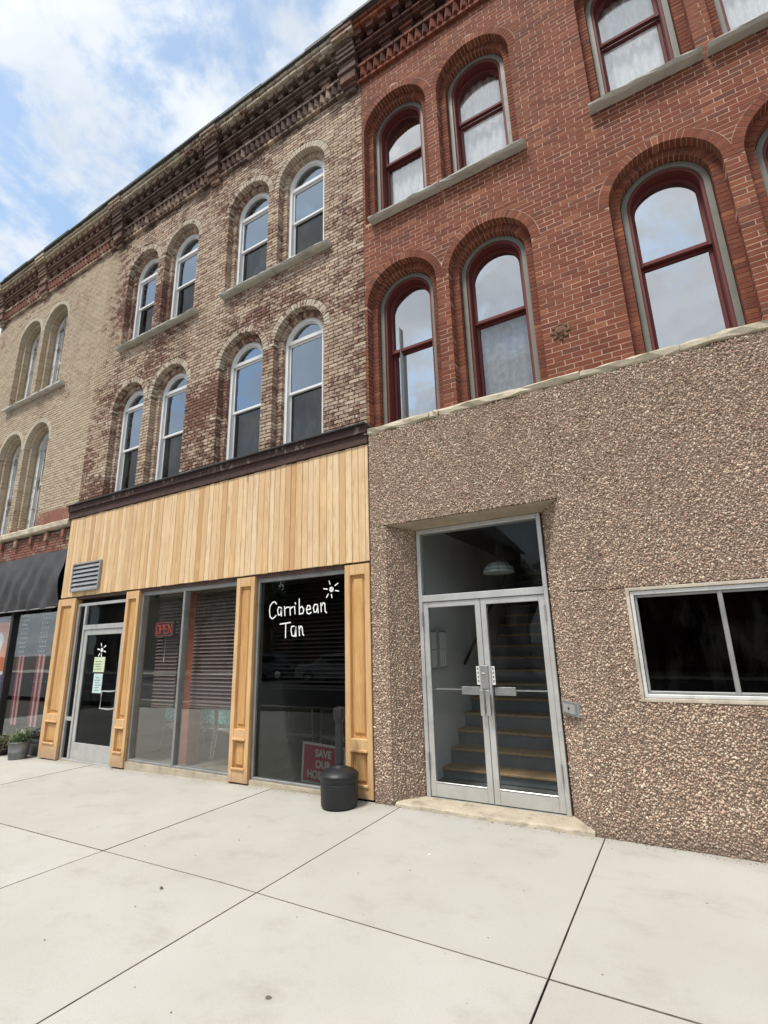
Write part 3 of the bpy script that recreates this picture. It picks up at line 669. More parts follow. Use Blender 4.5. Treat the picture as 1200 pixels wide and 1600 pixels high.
for (a, b, c, d) in panels:
    if a > 3: continue
    b = min(b, 3.3); c = max(c, -.0); d = min(d, 4.262)
    surf.append(((a, 0, c), (1,0,0), (0,0,1), (0,-1,0), b-a, d-c, [(WX0-a, WX1-a, WZ0, 9)] if d == WZ1 and c == 0 else []))
for xa, xb, s in ((DX0, IX0, 1), (DX1, IX1, -1)):
    L = math.hypot(xb-xa, DY); u = ((xb-xa)/L, DY/L, 0); nn = (DY/L*s, -abs(xb-xa)/L, 0)
    surf.append(((xa, .004, .03), u, (0,0,1), nn, L, DZ-.05, []))
npb = pebbles('pebble_facing', surf, 5)
# ---- entrance doors
def rectframe(mb, x0, x1, z0, z1, w_, y0, y1, wb=None, wt=None):
    wb = wb or w_; wt = wt or w_
    mb.bbox(x0, x0+w_, y0, y1, z0, z1); mb.bbox(x1-w_, x1, y0, y1, z0, z1); mb.bbox(x0+w_, x1-w_, y0+.0005, y1, z0, z0+wb); mb.bbox(x0+w_, x1-w_, y0+.0005, y1, z1-wt, z1); return mb
fr = MB(); rectframe(fr, IX0+.012, IX1-.012, .045, 2.985, .045, DY-.035, DY+.09, .001, .05); fr.bbox(IX0+.057, IX1-.057, DY-.034, DY+.09, 2.115, 2.19)
ent = fr.build('entrance_frame', 'aluminium', red)
MB().box(IX0+.055, IX1-.055, DY+.02, DY+.026, 2.185, 2.94).build('transom_pane', 'glass_transom', ent)
xm = (IX0+IX1)/2
for s, (a, b) in ((-1, (IX0+.06, xm-.003)), (1, (xm+.003, IX1-.06))):
    d = rectframe(MB(), a, b, .055, 2.11, .062, DY-.02, DY+.03, .135, .062).build('entrance_door', 'aluminium', red)
    MB().box(a+.06, b-.06, DY, DY+.007, .188, 2.05).build('glass_pane', 'glass_door', d)
    MB().bbox(a+.062, b-.062, DY-.024, DY-.012, .19, .203).build('bottom_bead', 'bright_metal', d)
    xe = b-.03 if s < 0 else a+.03
    h = MB(); h.bbox(xe-.02-.004, xe+.02, DY-.085, DY-.06, .90, 1.155); h.box(xe-.012, xe+.012, DY-.06, DY-.02, .92, .95); h.box(xe-.012, xe+.012, DY-.06, DY-.02, 1.10, 1.13); h.build('pull_handle', 'bright_metal', d)
    pb = MB(); pb.box(a+.06, b-.06, DY+.05, DY+.07, 1.135, 1.15)
    xa_, xb_ = (b-.30, b-.07) if s < 0 else (a+.07, a+.30); pb.bbox(xa_, xb_, DY+.035, DY+.085, 1.09, 1.175); pb.build('push_bar', 'bright_metal', d)
    xs0 = b-.100 if s < 0 else a+.064; pl = MB(); pl.box(xs0, xs0+.036, DY-.002, DY-.0005, 1.20, 1.39)
    pl = pl.build('sticker', 'sign_white', d)
    tk = MB()
    for k in range(4): tk.box(xs0+.011, xs0+.026, DY-.0035, DY-.0022, 1.225+k*.042, 1.25+k*.042)
    tk.build('sticker_print', 'paper_ink', pl)
    hx = a-.008 if s < 0 else b-.004
    hg = MB()
    for z in (1.83, .32): hg.box(hx, hx+.012, DY-.05, DY-.022, z, z+.17)
    hg.build('hinge', 'dull_aluminium', d)
lk = MB().bbox(xm-.045, xm+.04, DY-.036, DY-.021, 1.16, 1.40); lk = lk.build('lock_plate', 'dull_aluminium', ent); MB().box(xm-.03, xm+.005, DY-.042, DY-.0365, 1.315, 1.325).build('lock_slot', 'sign_white', lk)
# interior of stair hall
HX0, HX1 = -2.86, -1.10
hall = MB(); 
hall.add([(HX0,.4,.04),(HX0,8,.04),(HX0,8,6),(HX0,.4,6)], [(0,1,2,3)]); hall.build('hall_wall', 'white_paint', red)
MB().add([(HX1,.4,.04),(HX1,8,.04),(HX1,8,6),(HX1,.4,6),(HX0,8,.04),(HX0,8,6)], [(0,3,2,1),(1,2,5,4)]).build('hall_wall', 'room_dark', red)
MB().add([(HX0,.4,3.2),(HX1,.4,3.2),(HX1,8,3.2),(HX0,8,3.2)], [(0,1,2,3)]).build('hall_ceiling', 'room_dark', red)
MB().box(HX0, HX1, .41, 1.1, -.03, .035).build('hall_floor', 'dull_aluminium', red)
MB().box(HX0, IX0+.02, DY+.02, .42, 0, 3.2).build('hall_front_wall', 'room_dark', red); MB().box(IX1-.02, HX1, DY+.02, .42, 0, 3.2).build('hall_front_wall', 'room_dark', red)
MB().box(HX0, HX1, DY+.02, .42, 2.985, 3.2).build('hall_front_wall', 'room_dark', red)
st = MB()
simple('riser_paint', (.15,.18,.185), .6, var=.1)
st = MB().box(HX0+.004, HX1-.004, 1.12, 7, -.03, -.02).build('staircase', 'riser_paint', red)
for k in range(17):
    y0 = 1.10+k*.275; zt = .157+k*.178
    MB().box(HX0+.002, HX1-.002, y0+.028, y0+.34, max(zt-.20, .036), zt-.034).build('riser', 'riser_paint', st)
    MB().bbox(HX0+.003, HX1-.003, y0, y0+.32, zt-.032, zt, .008).build('tread', 'stair_wood', st)
hr = MB().tube([(HX0+.07, 1.9, 1.35), (HX0+.07, 5.6, 1.35+3.7*.178/.275)], .02); hr.build('handrail', 'black_metal', red)
# pendant lamp
lp = empty('pendant_lamp', (-1.965, 1.2, 2.5), 'domed mosaic glass pendant lamp hanging inside above the staircase doors', 'lamp')
simple('shade_glass', (.62,.66,.64), .35, var=.25, scale=28)
pr = [(.20*math.cos(a), 2.50+.15*math.sin(a)) for a in [i*PI/2/8 for i in range(9)]]; pr[-1] = (.012, 2.65)
MB().lathe(-1.965, 1.2, [(r_*.97, z-.004) for r_, z in pr[::-1]][::-1][:1]+pr, 20).build('shade', 'shade_glass', lp)
rb = MB()
for k in range(10):
    a = k*2*PI/10; rb.tube([(-1.965+(r_+.003)*math.cos(a), 1.2+(r_+.003)*math.sin(a), z) for r_, z in pr[::2]], .003, 4)
for r_, z in pr[1:7:2]: rb.tube([(-1.965+(r_+.003)*math.cos(a), 1.2+(r_+.003)*math.sin(a), z) for a in [i*2*PI/20 for i in range(21)]], .003, 4)
rb.build('shade_lead', 'black_metal', lp); MB().tube([(-1.965,1.2,2.64), (-1.965,1.2,3.19)], .006).build('cord', 'black_metal', lp)
# mailboxes
for i, (y0, y1, lb) in enumerate(((.62, .98, 'bank of grey metal mailboxes nearest the door on the white hall wall'), (1.05, 1.30, 'narrow bank of grey metal mailboxes nearer the stairs on the white hall wall'))):
    mbx = MB().box(HX0+.002, HX0+.07, y0, y1, 1.33, 1.80).build('mailbox_bank', 'mail_metal', origin=(HX0, y0, 1.33)); tag(mbx, lb, 'mailbox')
    n = 5 if i == 0 else 3
    for k in range(n):
        a = y0+.015+(y1-y0-.03)*k/n; b = y0+.015+(y1-y0-.03)*(k+1)/n
        for z0, z1 in ((1.35, 1.56), (1.57, 1.78)): MB().box(HX0+.071, HX0+.079, a+.006, b-.006, z0, z1).build('mailbox_door', 'white_paint', mbx)
# wide aggregate-wall window
wf = MB(); rectframe(wf, WX0-.005, WX1, WZ0, WZ1-.002, .03, -.012, .13); wfo = wf.build('wide_window', 'caulk', red)
wf = MB(); rectframe(wf, WX0+.028, WX1-.03, WZ0+.032, WZ1-.034, .028, .004, .12, .03, .035); wf.build('outer_frame', 'frame_white', wfo)
wf = MB(); rectframe(wf, WX0+.058, WX1-.06, WZ0+.064, WZ1-.07, .022, .03, .11); wf.bbox(.275, .312, .02, .11, WZ0+.064, WZ1-.07); wf.bbox(1.2, 1.23, .02, .11, WZ0+.064, WZ1-.07); wf.build('mullion', 'dull_aluminium', wfo)
for a, b in ((WX0+.075, .278), (.31, 1.202), (1.228, WX1-.08)): MB().box(a, b, .06, .066, WZ0+.08, WZ1-.085).build('glass_pane', 'glass_dark', wfo)
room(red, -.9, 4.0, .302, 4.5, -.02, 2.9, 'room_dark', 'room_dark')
MB().tube([(.24, .42, 1.1), (.20, .40, 1.5), (.15, .40, 2.1)], .012).build('inner_cord', 'dull_aluminium', red)
# doorbell box
ic = empty('intercom_box', (-1.0, .1, 1.01), 'small square metal buzzer box on right-hand door reveal', 'intercom')
L = math.hypot(DX1-IX1, DY); 
def rv(a, d, z): # point on right reveal: a along from the front edge, d out of it
    ux, uy = (IX1-DX1)/L, DY/L; return (DX1+ux*a-uy*d, uy*a+ux*d, z)
def rbox(a0, a1, d0, d1, z0, z1, name, mat, par):
    V = [rv(a, d, z) for z in (z0, z1) for a, d in ((a0, d0), (a1, d0), (a1, d1), (a0, d1))]; return obj(name, V, [(0,3,2,1),(4,5,6,7),(0,1,5,4),(1,2,6,5),(2,3,7,6),(3,0,4,7)], mat, par)
rbox(.02, .33, -.01, .035, .955, 1.075, 'case', 'dull_aluminium', ic); rbox(.06, .29, .036, .040, .975, 1.055, 'face_plate', 'aluminium', ic); rbox(.165, .185, .041, .048, 1.008, 1.026, 'button', 'black_metal', ic)
# ================================================================== TAN BUILDING
TX0, TX1 = -10.075, -3.250
tan = empty('tan_brick_building', (-6.6, .3, 0), 'weathered tan and maroon brick building with white arched windows above a pine storefront', 'building')
T2 = [-4.475, -5.71, -7.54, -8.77]
B = Bricks(); facade(B, tan, TX0, TX1, 4.32, 10.53, T2, T2, .50, .11, 'mortar_tan', 4.42, ringmat=1, rec=.012, gap=.0115)
sw = []; cornice(B, sw, TX0, TX1, (-3.42, -6.62, -9.68), lightband=1); saw(tan, sw, 'tan_brick')
holed_slab('cornice_core', TX0, TX1, 10.531, 11.55, (), YB+.03, .5, 'mortar_tan', tan); coping(tan, TX0, TX1)
B.emit(tan, ['tan_brick', 'tan_arch_brick']); body(tan, TX0, TX1, 'mortar_tan')
for c in T2:
    white_window(tan, c, 4.43, Z2S, 6.36, 5.46); white_window(tan, c, 7.71, Z3S, 9.42, 8.72)
for a, b in ((-4.955,-3.84), (-6.2,-4.965), (-9.25,-6.86)): sill(tan, a, b, 7.705, .068)
for z0, z1 in ((4.25, 7.2), (7.5, 10.6)):
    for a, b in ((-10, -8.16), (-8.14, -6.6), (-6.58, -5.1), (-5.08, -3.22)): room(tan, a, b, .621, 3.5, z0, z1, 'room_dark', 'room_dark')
# old maroon cornice board over the pine
cb = MB().box(TX0, AX0-.002, -.055, .2, 4.30, 4.405); cb.build('fascia_board', 'peeling_maroon', tan)
cb = MB(); x = TX0
while x < AX0-.01:
    e = min(x+random.uniform(.9, 1.6), AX0-.003); cb.box(x+.002, e, -.095, .22, 4.406, 4.424+random.uniform(0, .008)); x = e
cb.build('drip_edge', 'drip_edge_black', tan)
MB().box(TX0, AX0-.002, -.02, .2, 4.16, 4.299).build('fascia_board', 'red_wood_backing', tan)
# pine planks
x = -9.998; bk = MB().box(-9.99, AX0-.008, .026, .16, 2.58, 4.2); bk.build('plank_backing', 'red_wood_backing', tan)
while x < AX0-.03:
    wd = random.choice([.088, .1, .1, .108, .118]); e = min(x+wd, AX0-.010)
    if AX0-.010-e < .04: e = AX0-.010
    y = .002+random.uniform(-.0025, .0025)
    MB().bbox(x+.0022, e-.0022, y, y+.019, 2.632+random.uniform(-.003, .003), 4.148+random.uniform(-.006, .006)+(.03 if random.random() < .05 else 0), .0045).build('plank', 'fresh_pine', tan); x = e
MB().box(-9.99, AX0-.01, .03, .12, 2.585, 2.622).build('header_strip', 'red_wood_backing', tan)
# vent
vt = MB(); rectframe(vt, -9.655, -8.78, 2.715, 3.235, .028, -.045, -.001); vo = vt.build('vent', 'vent_metal', tan)
MB().box(-9.63, -8.805, -.012, -.002, 2.74, 3.21).build('vent_back', 'black_metal', vo)
for k in range(6):
    z = 2.752+k*.078
    MB().add([(-9.626,-.042,z),(-8.81,-.042,z),(-8.81,-.014,z+.052),(-9.626,-.014,z+.052),(-9.626,-.042,z-.012),(-8.81,-.042,z-.012)], [(0,1,2,3),(4,5,1,0)]).build('slat', 'vent_metal', vo)
# pilasters
def pilaster(x0, x1):
    z0 = zg(x0)-.005+.03; o = MB()
    w_ = x1-x0; s = w_*.2
    b = MB().box(x0, x1, .045, .13, z0, 2.61).build('pilaster', 'honey_panel', tan)
    for a, c in ((x0, x0+s), (x1-s, x1)): MB().bbox(a, c, 0, .05, z0, 2.605).build('stile', 'honey_pine', b)
    for a, c in ((z0, .14), (.49, .62), (2.48, 2.605)): MB().bbox(x0+s, x1-s, .002, .05, a, c).build('rail', 'honey_pine', b)
    for a in (.135, .485): MB().bbox(x0+s*.85, x1-s*.85, -.016, .01, a, a+.024).build('moulding', 'honey_pine', b)
    for a, c in ((.18, .46), (.67, 2.44)): MB().bbox(x0+s+.035, x1-s-.035, .026, .05, a, c, .015).build('raised_panel', 'honey_panel', b)
for a, b in ((-10.06, -9.49), (-7.975, -7.635), (-5.405, -5.06), (-3.545, -3.18)): pilaster(a, b)
# shop windows
def shopwin(x0, x1, mull, glass, z0=.03, z1=2.52):
    zz0 = zg(x0)
    o = rectframe(MB(), x0, x1, z0, 2.585, .035, .06, .16, .03, .065)
    for m_ in mull: o.bbox(m_-.022, m_+.022, .055, .16, z0+.03, z1)
    o = o.build('shop_window', 'dull_aluminium', tan)
    MB().box(x0, x1, .03, .2, zg(x0)-.02, z0-.001).build('stall_riser', 'threshold_stone', o)
    e = [x0+.033]+[q for m_ in mull for q in (m_-.02, m_+.02)]+[x1-.033]
    for a, b in zip(e[::2], e[1::2]): MB().box(a, b, .095, .102, z0+.028, z1+.002).build('glass_pane', glass, o)
    return o
w1 = shopwin(-7.63, -5.41, [-6.585], 'glass_shop'); w2 = shopwin(-5.055, -3.55, [], 'glass_tinted')
# painted name and sun on the black glass
LET = [[(-4.732,2.212),(-4.761,2.244),(-4.802,2.238),(-4.846,2.193),(-4.855,2.123),(-4.839,2.045),(-4.799,2.018),(-4.753,2.041),(-4.737,2.059)],
[(-4.65,2.16),(-4.693,2.168),(-4.708,2.128),(-4.692,2.063),(-4.655,2.068),(-4.641,2.149),(-4.638,2.048)],[(-4.588,2.169),(-4.577,2.051)],[(-4.583,2.133),(-4.549,2.157),(-4.516,2.157)],
[(-4.494,2.16),(-4.484,2.053)],[(-4.49,2.128),(-4.458,2.154),(-4.438,2.157)],[(-4.412,2.161),(-4.403,2.064)],[(-4.406,2.209),(-4.396,2.193)],[(-4.337,2.254),(-4.33,2.057)],
[(-4.331,2.132),(-4.287,2.154),(-4.258,2.115),(-4.269,2.067),(-4.33,2.057)],[(-4.211,2.106),(-4.147,2.112),(-4.154,2.152),(-4.191,2.161),(-4.214,2.119),(-4.2,2.063),(-4.168,2.052),(-4.134,2.069)],
[(-4.039,2.164),(-4.081,2.166),(-4.101,2.125),(-4.084,2.069),(-4.049,2.073),(-4.029,2.151),(-4.022,2.06)],[(-3.98,2.178),(-3.972,2.069)],[(-3.977,2.13),(-3.942,2.18),(-3.916,2.168),(-3.911,2.072),(-3.888,2.053)],
[(-4.659,1.942),(-4.478,1.957)],[(-4.559,1.947),(-4.558,1.765)],[(-4.415,1.907),(-4.459,1.903),(-4.466,1.854),(-4.447,1.786),(-4.399,1.779),(-4.385,1.894),(-4.379,1.776)],
[(-4.334,1.904),(-4.322,1.782)],[(-4.328,1.849),(-4.305,1.903),(-4.281,1.89),(-4.268,1.799),(-4.252,1.786)]]
SUNL = [[(-3.813,2.368),(-3.786,2.351),(-3.789,2.323),(-3.816,2.313),(-3.838,2.33),(-3.835,2.357),(-3.813,2.368),(-3.813,2.325),(-3.821,2.35),(-3.801,2.336)],
[(-3.85,2.45),(-3.835,2.408)],[(-3.711,2.41),(-3.756,2.385)],[(-3.935,2.357),(-3.877,2.348)],[(-3.75,2.321),(-3.7,2.311)],[(-3.862,2.284),(-3.889,2.245)],[(-3.813,2.276),(-3.804,2.236)]]
def strokes(lines, w_, y, mat, name, par, h=.0012, dx=0, dz=0):
    mb = MB()
    for ln in lines:
        L = [Vector((a+dx, 0, b+dz)) for a, b in ln]
        for i in range(len(L)-1):
            a, b = L[i], L[i+1]; d = (b-a).normalized(); nrm = Vector((-d.z, 0, d.x))*w_; q = [a-nrm, b-nrm, b+nrm, a+nrm]
            mb.prism([(v.x, v.z) for v in q], y, y+h)
        for k_, v in enumerate(L):
            mb.prism([(v.x+w_*math.cos(a), v.z+w_*math.sin(a)) for a in [j*PI/4 for j in range(8)]], y-.0002-.00005*k_, y+h)
    return mb.build(name, mat, par)
strokes(LET, .0080, .0930, 'window_paint', 'painted_lettering', w2); [strokes([l_], .0075, .0930, 'window_paint', 'painted_sun' if k_ == 0 else 'painted_ray', w2) for k_, l_ in enumerate(SUNL)]
# interior of the shop
room(tan, -9.95, -5.24, .165, 4.6, -.04, 2.75); room(tan, -5.22, -3.25, .165, 3.5, -.04, 2.75, 'room_dark', 'room_dark')  # added partition bay; its near-black walls stand in for darkness behind tinted glass
MB().box(-6.98, -6.74, .42, .66, -.03, 2.70).build('shop_column', 'shop_column', tan)
def blind(x0, x1, z0, z1, label, y=.33, mt='blind_brown'):
    b = empty('window_blind', ((x0+x1)/2, y, z1), label, 'blind', 'brown slatted blinds in the tanning shop windows')
    MB().box(x0, x1, y-.03, y+.03, z1, z1+.05).build('head_rail', mt, b); MB().box(x0, x1, y-.02, y+.02, z0-.02, z0).build('bottom_rail', mt, b)
    n = int((z1-z0)/.054); me = None
    for k in range(n):
        z = z0+.02+k*.054
        if me is None:
            s = MB().add([(x0,y-.021,z),(x1,y-.021,z),(x1,y+.017,z+.036),(x0,y+.017,z+.036),(x0,y-.021,z-.003),(x1,y-.021,z-.003),(x1,y+.017,z+.033),(x0,y+.017,z+.033)],
                         [(0,1,2,3),(7,6,5,4),(0,4,5,1),(1,5,6,2),(2,6,7,3),(3,7,4,0)]).build('slat', mt, b); me = s.data
        else:
            s = bpy.data.objects.new('slat', me); COL.objects.link(s); s.parent = b; s.location = (random.uniform(-.003,.003), 0, k*.054)
    return b
blind(-7.52, -6.98, .80, 2.50, 'brown slatted blind behind the OPEN sign'); blind(-6.62, -5.46, .82, 2.50, 'brown slatted blind right of the mullion in the wide shop window')
blind(-5.0, -3.6, 1.12, 2.50, 'dim-coloured slatted blind behind the painted shop name', mt='blind_dimmed')  # slat colour darkened to imitate dimness behind the tinted glass
cdp = MB().tube([(-7.22, .26, 1.86), (-7.225, .26, 1.52)], .003, 5); cdp.build('blind_cord', 'sign_white', tan); MB().tube([(-7.225,.26,1.53),(-7.226,.26,1.46)], .009, 6).build('cord_tassel', 'sign_white', tan)
# OPEN sign
og = empty('open_sign', (-7.17, .2, 1.96), 'small black OPEN sign with red tube letters in shop window', 'sign')
MB().bbox(-7.385, -6.955, .19, .23, 1.855, 2.085).build('panel', 'black_metal', og)
def up(pts, x, s=1): return [(x+a*.082, 1.905+b*.13) for a, b in pts]
OP = [up([(.2,0),(.8,0),(1,.25),(1,.75),(.8,1),(.2,1),(0,.75),(0,.25),(.2,0)], -7.355), up([(0,0),(0,1),(.8,1),(1,.75),(.8,.5),(0,.5)], -7.258),
      up([(1,0),(0,0),(0,1),(1,1)], -7.161), up([(0,.5),(.8,.5)], -7.161), up([(0,0),(0,1),(1,0),(1,1)], -7.064)]
nm = MB()
for ln in OP: nm.tube([(a, .178, b) for a, b in ln], .0055, 6)
nm.build('tube_letters', 'neon_faint_glow', og)
nm = MB().tube([(-7.372,.18,1.868),(-6.968,.18,1.868),(-6.968,.18,2.072),(-7.372,.18,2.072),(-7.372,.18,1.868)], .003, 5); nm.build('tube_border', 'neon_faint_glow', og)
# chairs
def chair(x, y, lab, mt='teal_fabric'):
    c = empty('waiting_chair', (x, y, 0), lab, 'chair', 'teal backed chairs inside the tanning shop')
    MB().bbox(x-.22, x+.22, y-.03, y+.02, .50, .80, .02).build('backrest', mt, c); MB().bbox(x-.23, x+.23, y+.0, y+.44, .40, .445, .015).build('seat', 'seat_pad', c)
    for s in (-1, 1):
        MB().tube([(x+s*.215, y-.01, .78), (x+s*.225, y, .42), (x+s*.25, y-.06, 0)], .012).build('leg', 'chair_metal', c); MB().tube([(x+s*.225, y+.42, .42), (x+s*.24, y+.46, 0)], .012).build('leg', 'chair_metal', c)
    MB().tube([(x-.23, y-.035, .405), (x+.23, y-.035, .405)], .012).build('seat_rail', 'bright_metal', c)
for x, y, lb in ((-7.62, .85, 'teal backed chair inside the shop under the OPEN sign'), (-6.88, .85, 'teal backed chair inside the shop behind the red-brown column'), (-6.33, .85, 'teal backed chair inside the shop right of the column'),
                 (-4.95, .9, 'chair seen dimly through the black glass, left one'), (-4.35, .9, 'chair seen dimly through the black glass, right one')): chair(x, y, lb, 'teal_fabric' if x < -5.5 else 'room_dark')  # right-hand backrests: dimness behind the glass put into their dark colour
# hospital sign
hs = empty('hospital_sign', (-4.0, .15, .05), 'maroon SAVE OUR HOSPITAL sign inside the black glass window behind the receptacle', 'sign')
tl = math.radians(-3)
def rt(x, z): dx, dz = x+4.0, z-.05; return (-4.0+dx*math.cos(tl)-dz*math.sin(tl), .05+dx*math.sin(tl)+dz*math.cos(tl))
def rq(x0, x1, z0, z1): return [rt(x0, z0), rt(x1, z0), rt(x1, z1), rt(x0, z1)]
MB().prism(rq(-4.31, -3.66, .045, .50), .150, .160).build('board', 'sign_white', hs); MB().prism(rq(-4.28, -3.69, .075, .475), .1465, .1495).build('field', 'sign_maroon', hs)
def text(body, x, z, size, y, mat, par, name, off=0.0, rot=0.0, sx=1.0):
    cu = bpy.data.curves.new('t', 'FONT'); cu.body = body; cu.size = size; cu.align_x = 'CENTER'; cu.extrude = .001; cu.offset = off
    o = bpy.data.objects.new('t', cu); COL.objects.link(o); me = bpy.data.meshes.new_from_object(o); bpy.data.objects.remove(o)
    V = []; ca, sa = math.cos(rot), math.sin(rot)
    for v in me.vertices: a, b = v.co.x*sx, v.co.y; V.append((x+a*ca-b*sa, y-v.co.z, z+a*sa+b*ca))
    F = [tuple(p.vertices) for p in me.polygons]; bpy.data.meshes.remove(me); return obj(name, V, F, mat, par)
for s_, z in (('SAVE', .355), ('OUR', .235), ('HOSPITAL', .115)):
    x, zz_ = rt(-3.985, z); text(s_, x, zz_, .115, .1440, 'sign_white', hs, 'lettering', .004, tl, .93 if s_ != 'HOSPITAL' else .88)
# shop door with sidelight
dz = zg(-8.8)
df = rectframe(MB(), -9.485, -7.985, dz+.0, 2.50, .045, .06, .16, .03, .05); df.bbox(-9.255, -9.205, .058, .16, dz+.03, 2.45); df.bbox(-9.205, -8.03, .058, .16, 2.03, 2.11); df.bbox(-9.44, -9.255, .06, .15, .52, .58)
df = df.build('door_frame', 'aluminium', tan)
MB().box(-9.487, -7.98, .05, .2, dz-.06, dz).build('door_step', 'threshold_stone', df)
for a, b, c, d in ((-9.445, -9.25, dz+.03, .525), (-9.445, -9.25, .575, 2.455), (-9.21, -8.025, 2.105, 2.455)): MB().box(a, b, .10, .107, c, d).build('glass_pane', 'glass_dark', df)
sd = rectframe(MB(), -9.20, -8.035, dz+.03, 2.025, .085, .075, .125, .26, .09).build('shop_door', 'aluminium', tan)
MB().box(-9.12, -8.115, .095, .101, dz+.285, 1.94).build('glass_pane', 'glass_dark', sd)
MB().tube([(-8.06,.075,1.03),(-8.10,-.03,1.03),(-8.30,-.04,1.03),(-8.31,-.04,.77),(-8.10,-.03,.76),(-8.06,.075,.76)], .014).build('pull_handle', 'bright_metal', sd)
MB().tube([(-9.12,.11,1.0),(-8.12,.11,1.0)], .010).build('push_bar', 'dull_aluminium', sd)
[strokes([l_], .010, .0925, 'window_paint', 'painted_sun' if k_ == 0 else 'painted_ray', sd, dx=-4.84, dz=-.665) for k_, l_ in enumerate(SUNL)]
pg = MB().box(-8.83, -8.52, .088, .0935, 1.315, 1.56).build('notice', 'paper_green', origin=(-8.67,.09,1.3)); tag(pg, 'green paper notice taped on the shop door glass, the upper one', 'notice')
pb_ = MB().box(-8.79, -8.54, .088, .0935, .98, 1.29).build('notice', 'paper_blue', origin=(-8.67,.09,1.0)); tag(pb_, 'pale blue paper notice taped on the shop door glass, the lower one', 'notice')
for par, x0, x1, z0, n in ((pg, -8.79, -8.57, 1.36, 4), (pb_, -8.76, -8.57, 1.02, 6)):
    tk = MB()
    for k in range(n): tk.box(x0+random.uniform(0, .03), x1-random.uniform(0, .06), .0865, .0878, z0+k*.04, z0+k*.04+.010)
    tk.build('printed_lines', 'paper_ink', par)
for nm_, mt, z0, z1, lb in (('notice', 'paper_blue', 1.30, 1.86, 'pale poster filling the sidelight beside the shop door'), ('notice', 'leaf_pale', .92, 1.28, 'green poster low in the sidelight beside the shop door')):
    o = MB().box(-9.43, -9.27, .112, .116, z0, z1).build(nm_, mt, origin=(-9.35,.11,z0)); tag(o, lb, 'notice')
# cigarette receptacle
cxx, cyy = -3.46, -.24
ca = empty('cigarette_receptacle', (cxx, cyy, 0), 'dark grey plastic cigarette receptacle with tall neck beside pine pilaster', 'ash receptacle')
def lth(prof, name, n=40): return MB().lathe(cxx, cyy, prof, n).build(name, 'dark_plastic', ca, smooth=False)
MB().lathe(cxx, cyy, [(.170,.0),(.192,.006),(.196,.02),(.203,.225),(.2035,.232),(.199,.236),(.199,.242),(.2045,.246),(.205,.290),(.203,.300)], 40).build('base', 'dark_plastic', ca, smooth=True)
MB().lathe(cxx, cyy, [(.208,.296),(.210,.302),(.206,.312),(.19,.330),(.155,.352),(.10,.372),(.058,.385),(.050,.40)], 40).build('lid', 'dark_plastic', ca, smooth=True)
MB().lathe(cxx, cyy, [(.052,.385),(.047,.42),(.041,.845),(.040,.85)], 24).build('neck', 'dark_plastic', ca, smooth=True)
MB().lathe(cxx, cyy, [(.045,.835),(.062,.865),(.064,.872),(.066,.96),(.062,.975),(.03,.985)], 10).build('head', 'dark_plastic', ca)
# ================================================================== YELLOW BUILDING (left)
LX0, LX1 = -15.25, -10.08
yel = empty('yellow_brick_building', (-12.6, .3, 0), 'yellow-painted brick building with peeling arched windows and black awning at far left', 'building')
L2 = [-12.19, -13.42]
B = Bricks(); facade(B, yel, LX0, LX1, 4.20, 10.53, L2, L2, .525, .10, 'mortar_yellow', 4.21, ringmat=1, hi=.43)
sw = []; cornice(B, sw, LX0, LX1, (-12.87, -15.1)); saw(yel, sw, 'maroon_brick')
courses(B, LX0, LX1-.01, 3.55, 4.02, (), .08, .2, mat=2)
for k in range(9):
    x = LX1-.25-k*.62; B.hexa([(x-.05, 3.86), (x+.05, 3.86), (x+.05, 4.02), (x-.05, 4.02)], .02, .1, 2)
B.emit(yel, ['yellow_brick', 'cream_trim', 'maroon_brick'], limit=300)
holed_slab('cornice_core', LX0, LX1, 10.531, 11.55, (), YB+.03, .5, 'mortar_yellow', yel); coping(yel, LX0, LX1); body(yel, LX0, LX1, 'mortar_yellow')
MB().box(LX0, LX1, .09, .5, 3.5, 4.03).build('lower_wall', 'mortar_tan', yel)
for a, b in ((-11.6, LX1-.03),): MB().bbox(a, b, YB-.028, YB+.02, 4.21, 4.52).build('painted_panel', 'peeling_maroon' if 0 else 'maroon_brick', yel)
for a, b in ((-12.72,-11.30), (-13.98,-12.74)): sill(yel, a, b, 7.62, .09, .0)
o = sill(yel, LX0, LX1-.01, 4.205, .14, -.03, .4, 'ledge_stone'); o.name = 'ledge_stone'
for c in L2: old_window(yel, c, 4.22, Z2S, 5.46); old_window(yel, c, 7.66, Z3S, 8.62)
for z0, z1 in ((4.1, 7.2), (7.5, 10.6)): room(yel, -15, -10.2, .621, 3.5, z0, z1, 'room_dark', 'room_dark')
# awning: sagging black fabric
aw = empty('awning', (-12.3, .1, 2.5), 'sagging black fabric awning hung over the far left shopfront', 'awning')
V = []; nx, nz = 60, 16
for i in range(nx+1):
    for k in range(nz+1):
        u = i/nx; v = k/nz; x = -15.2+(5.14)*u; z = 3.60-1.12*v; y = .06-.10*v-.05*math.sin(v*PI)
        y += .034*math.sin(u*58+v*6+2*math.sin(u*9))*v*(1.1-v*.3)+.014*math.sin(u*23-v*9)+.008*math.sin(u*131+v*13)*v
        V.append((x, y, z-.03*math.sin(u*14)*(1-v)*.5))
F = [(i*(nz+1)+k, i*(nz+1)+k+1, (i+1)*(nz+1)+k+1, (i+1)*(nz+1)+k) for i in range(nx) for k in range(nz)]
N = len(V); V2 = [(a, b+.004, c) for a, b, c in V]
obj('fabric', V+V2, F+[tuple(i+N for i in f[::-1]) for f in F], 'awning_fabric', aw, smooth=True)
MB().tube([(-15.2,-.045,2.475), (-10.07,-.045,2.475)], .014).build('bottom_bar', 'dull_aluminium', aw)
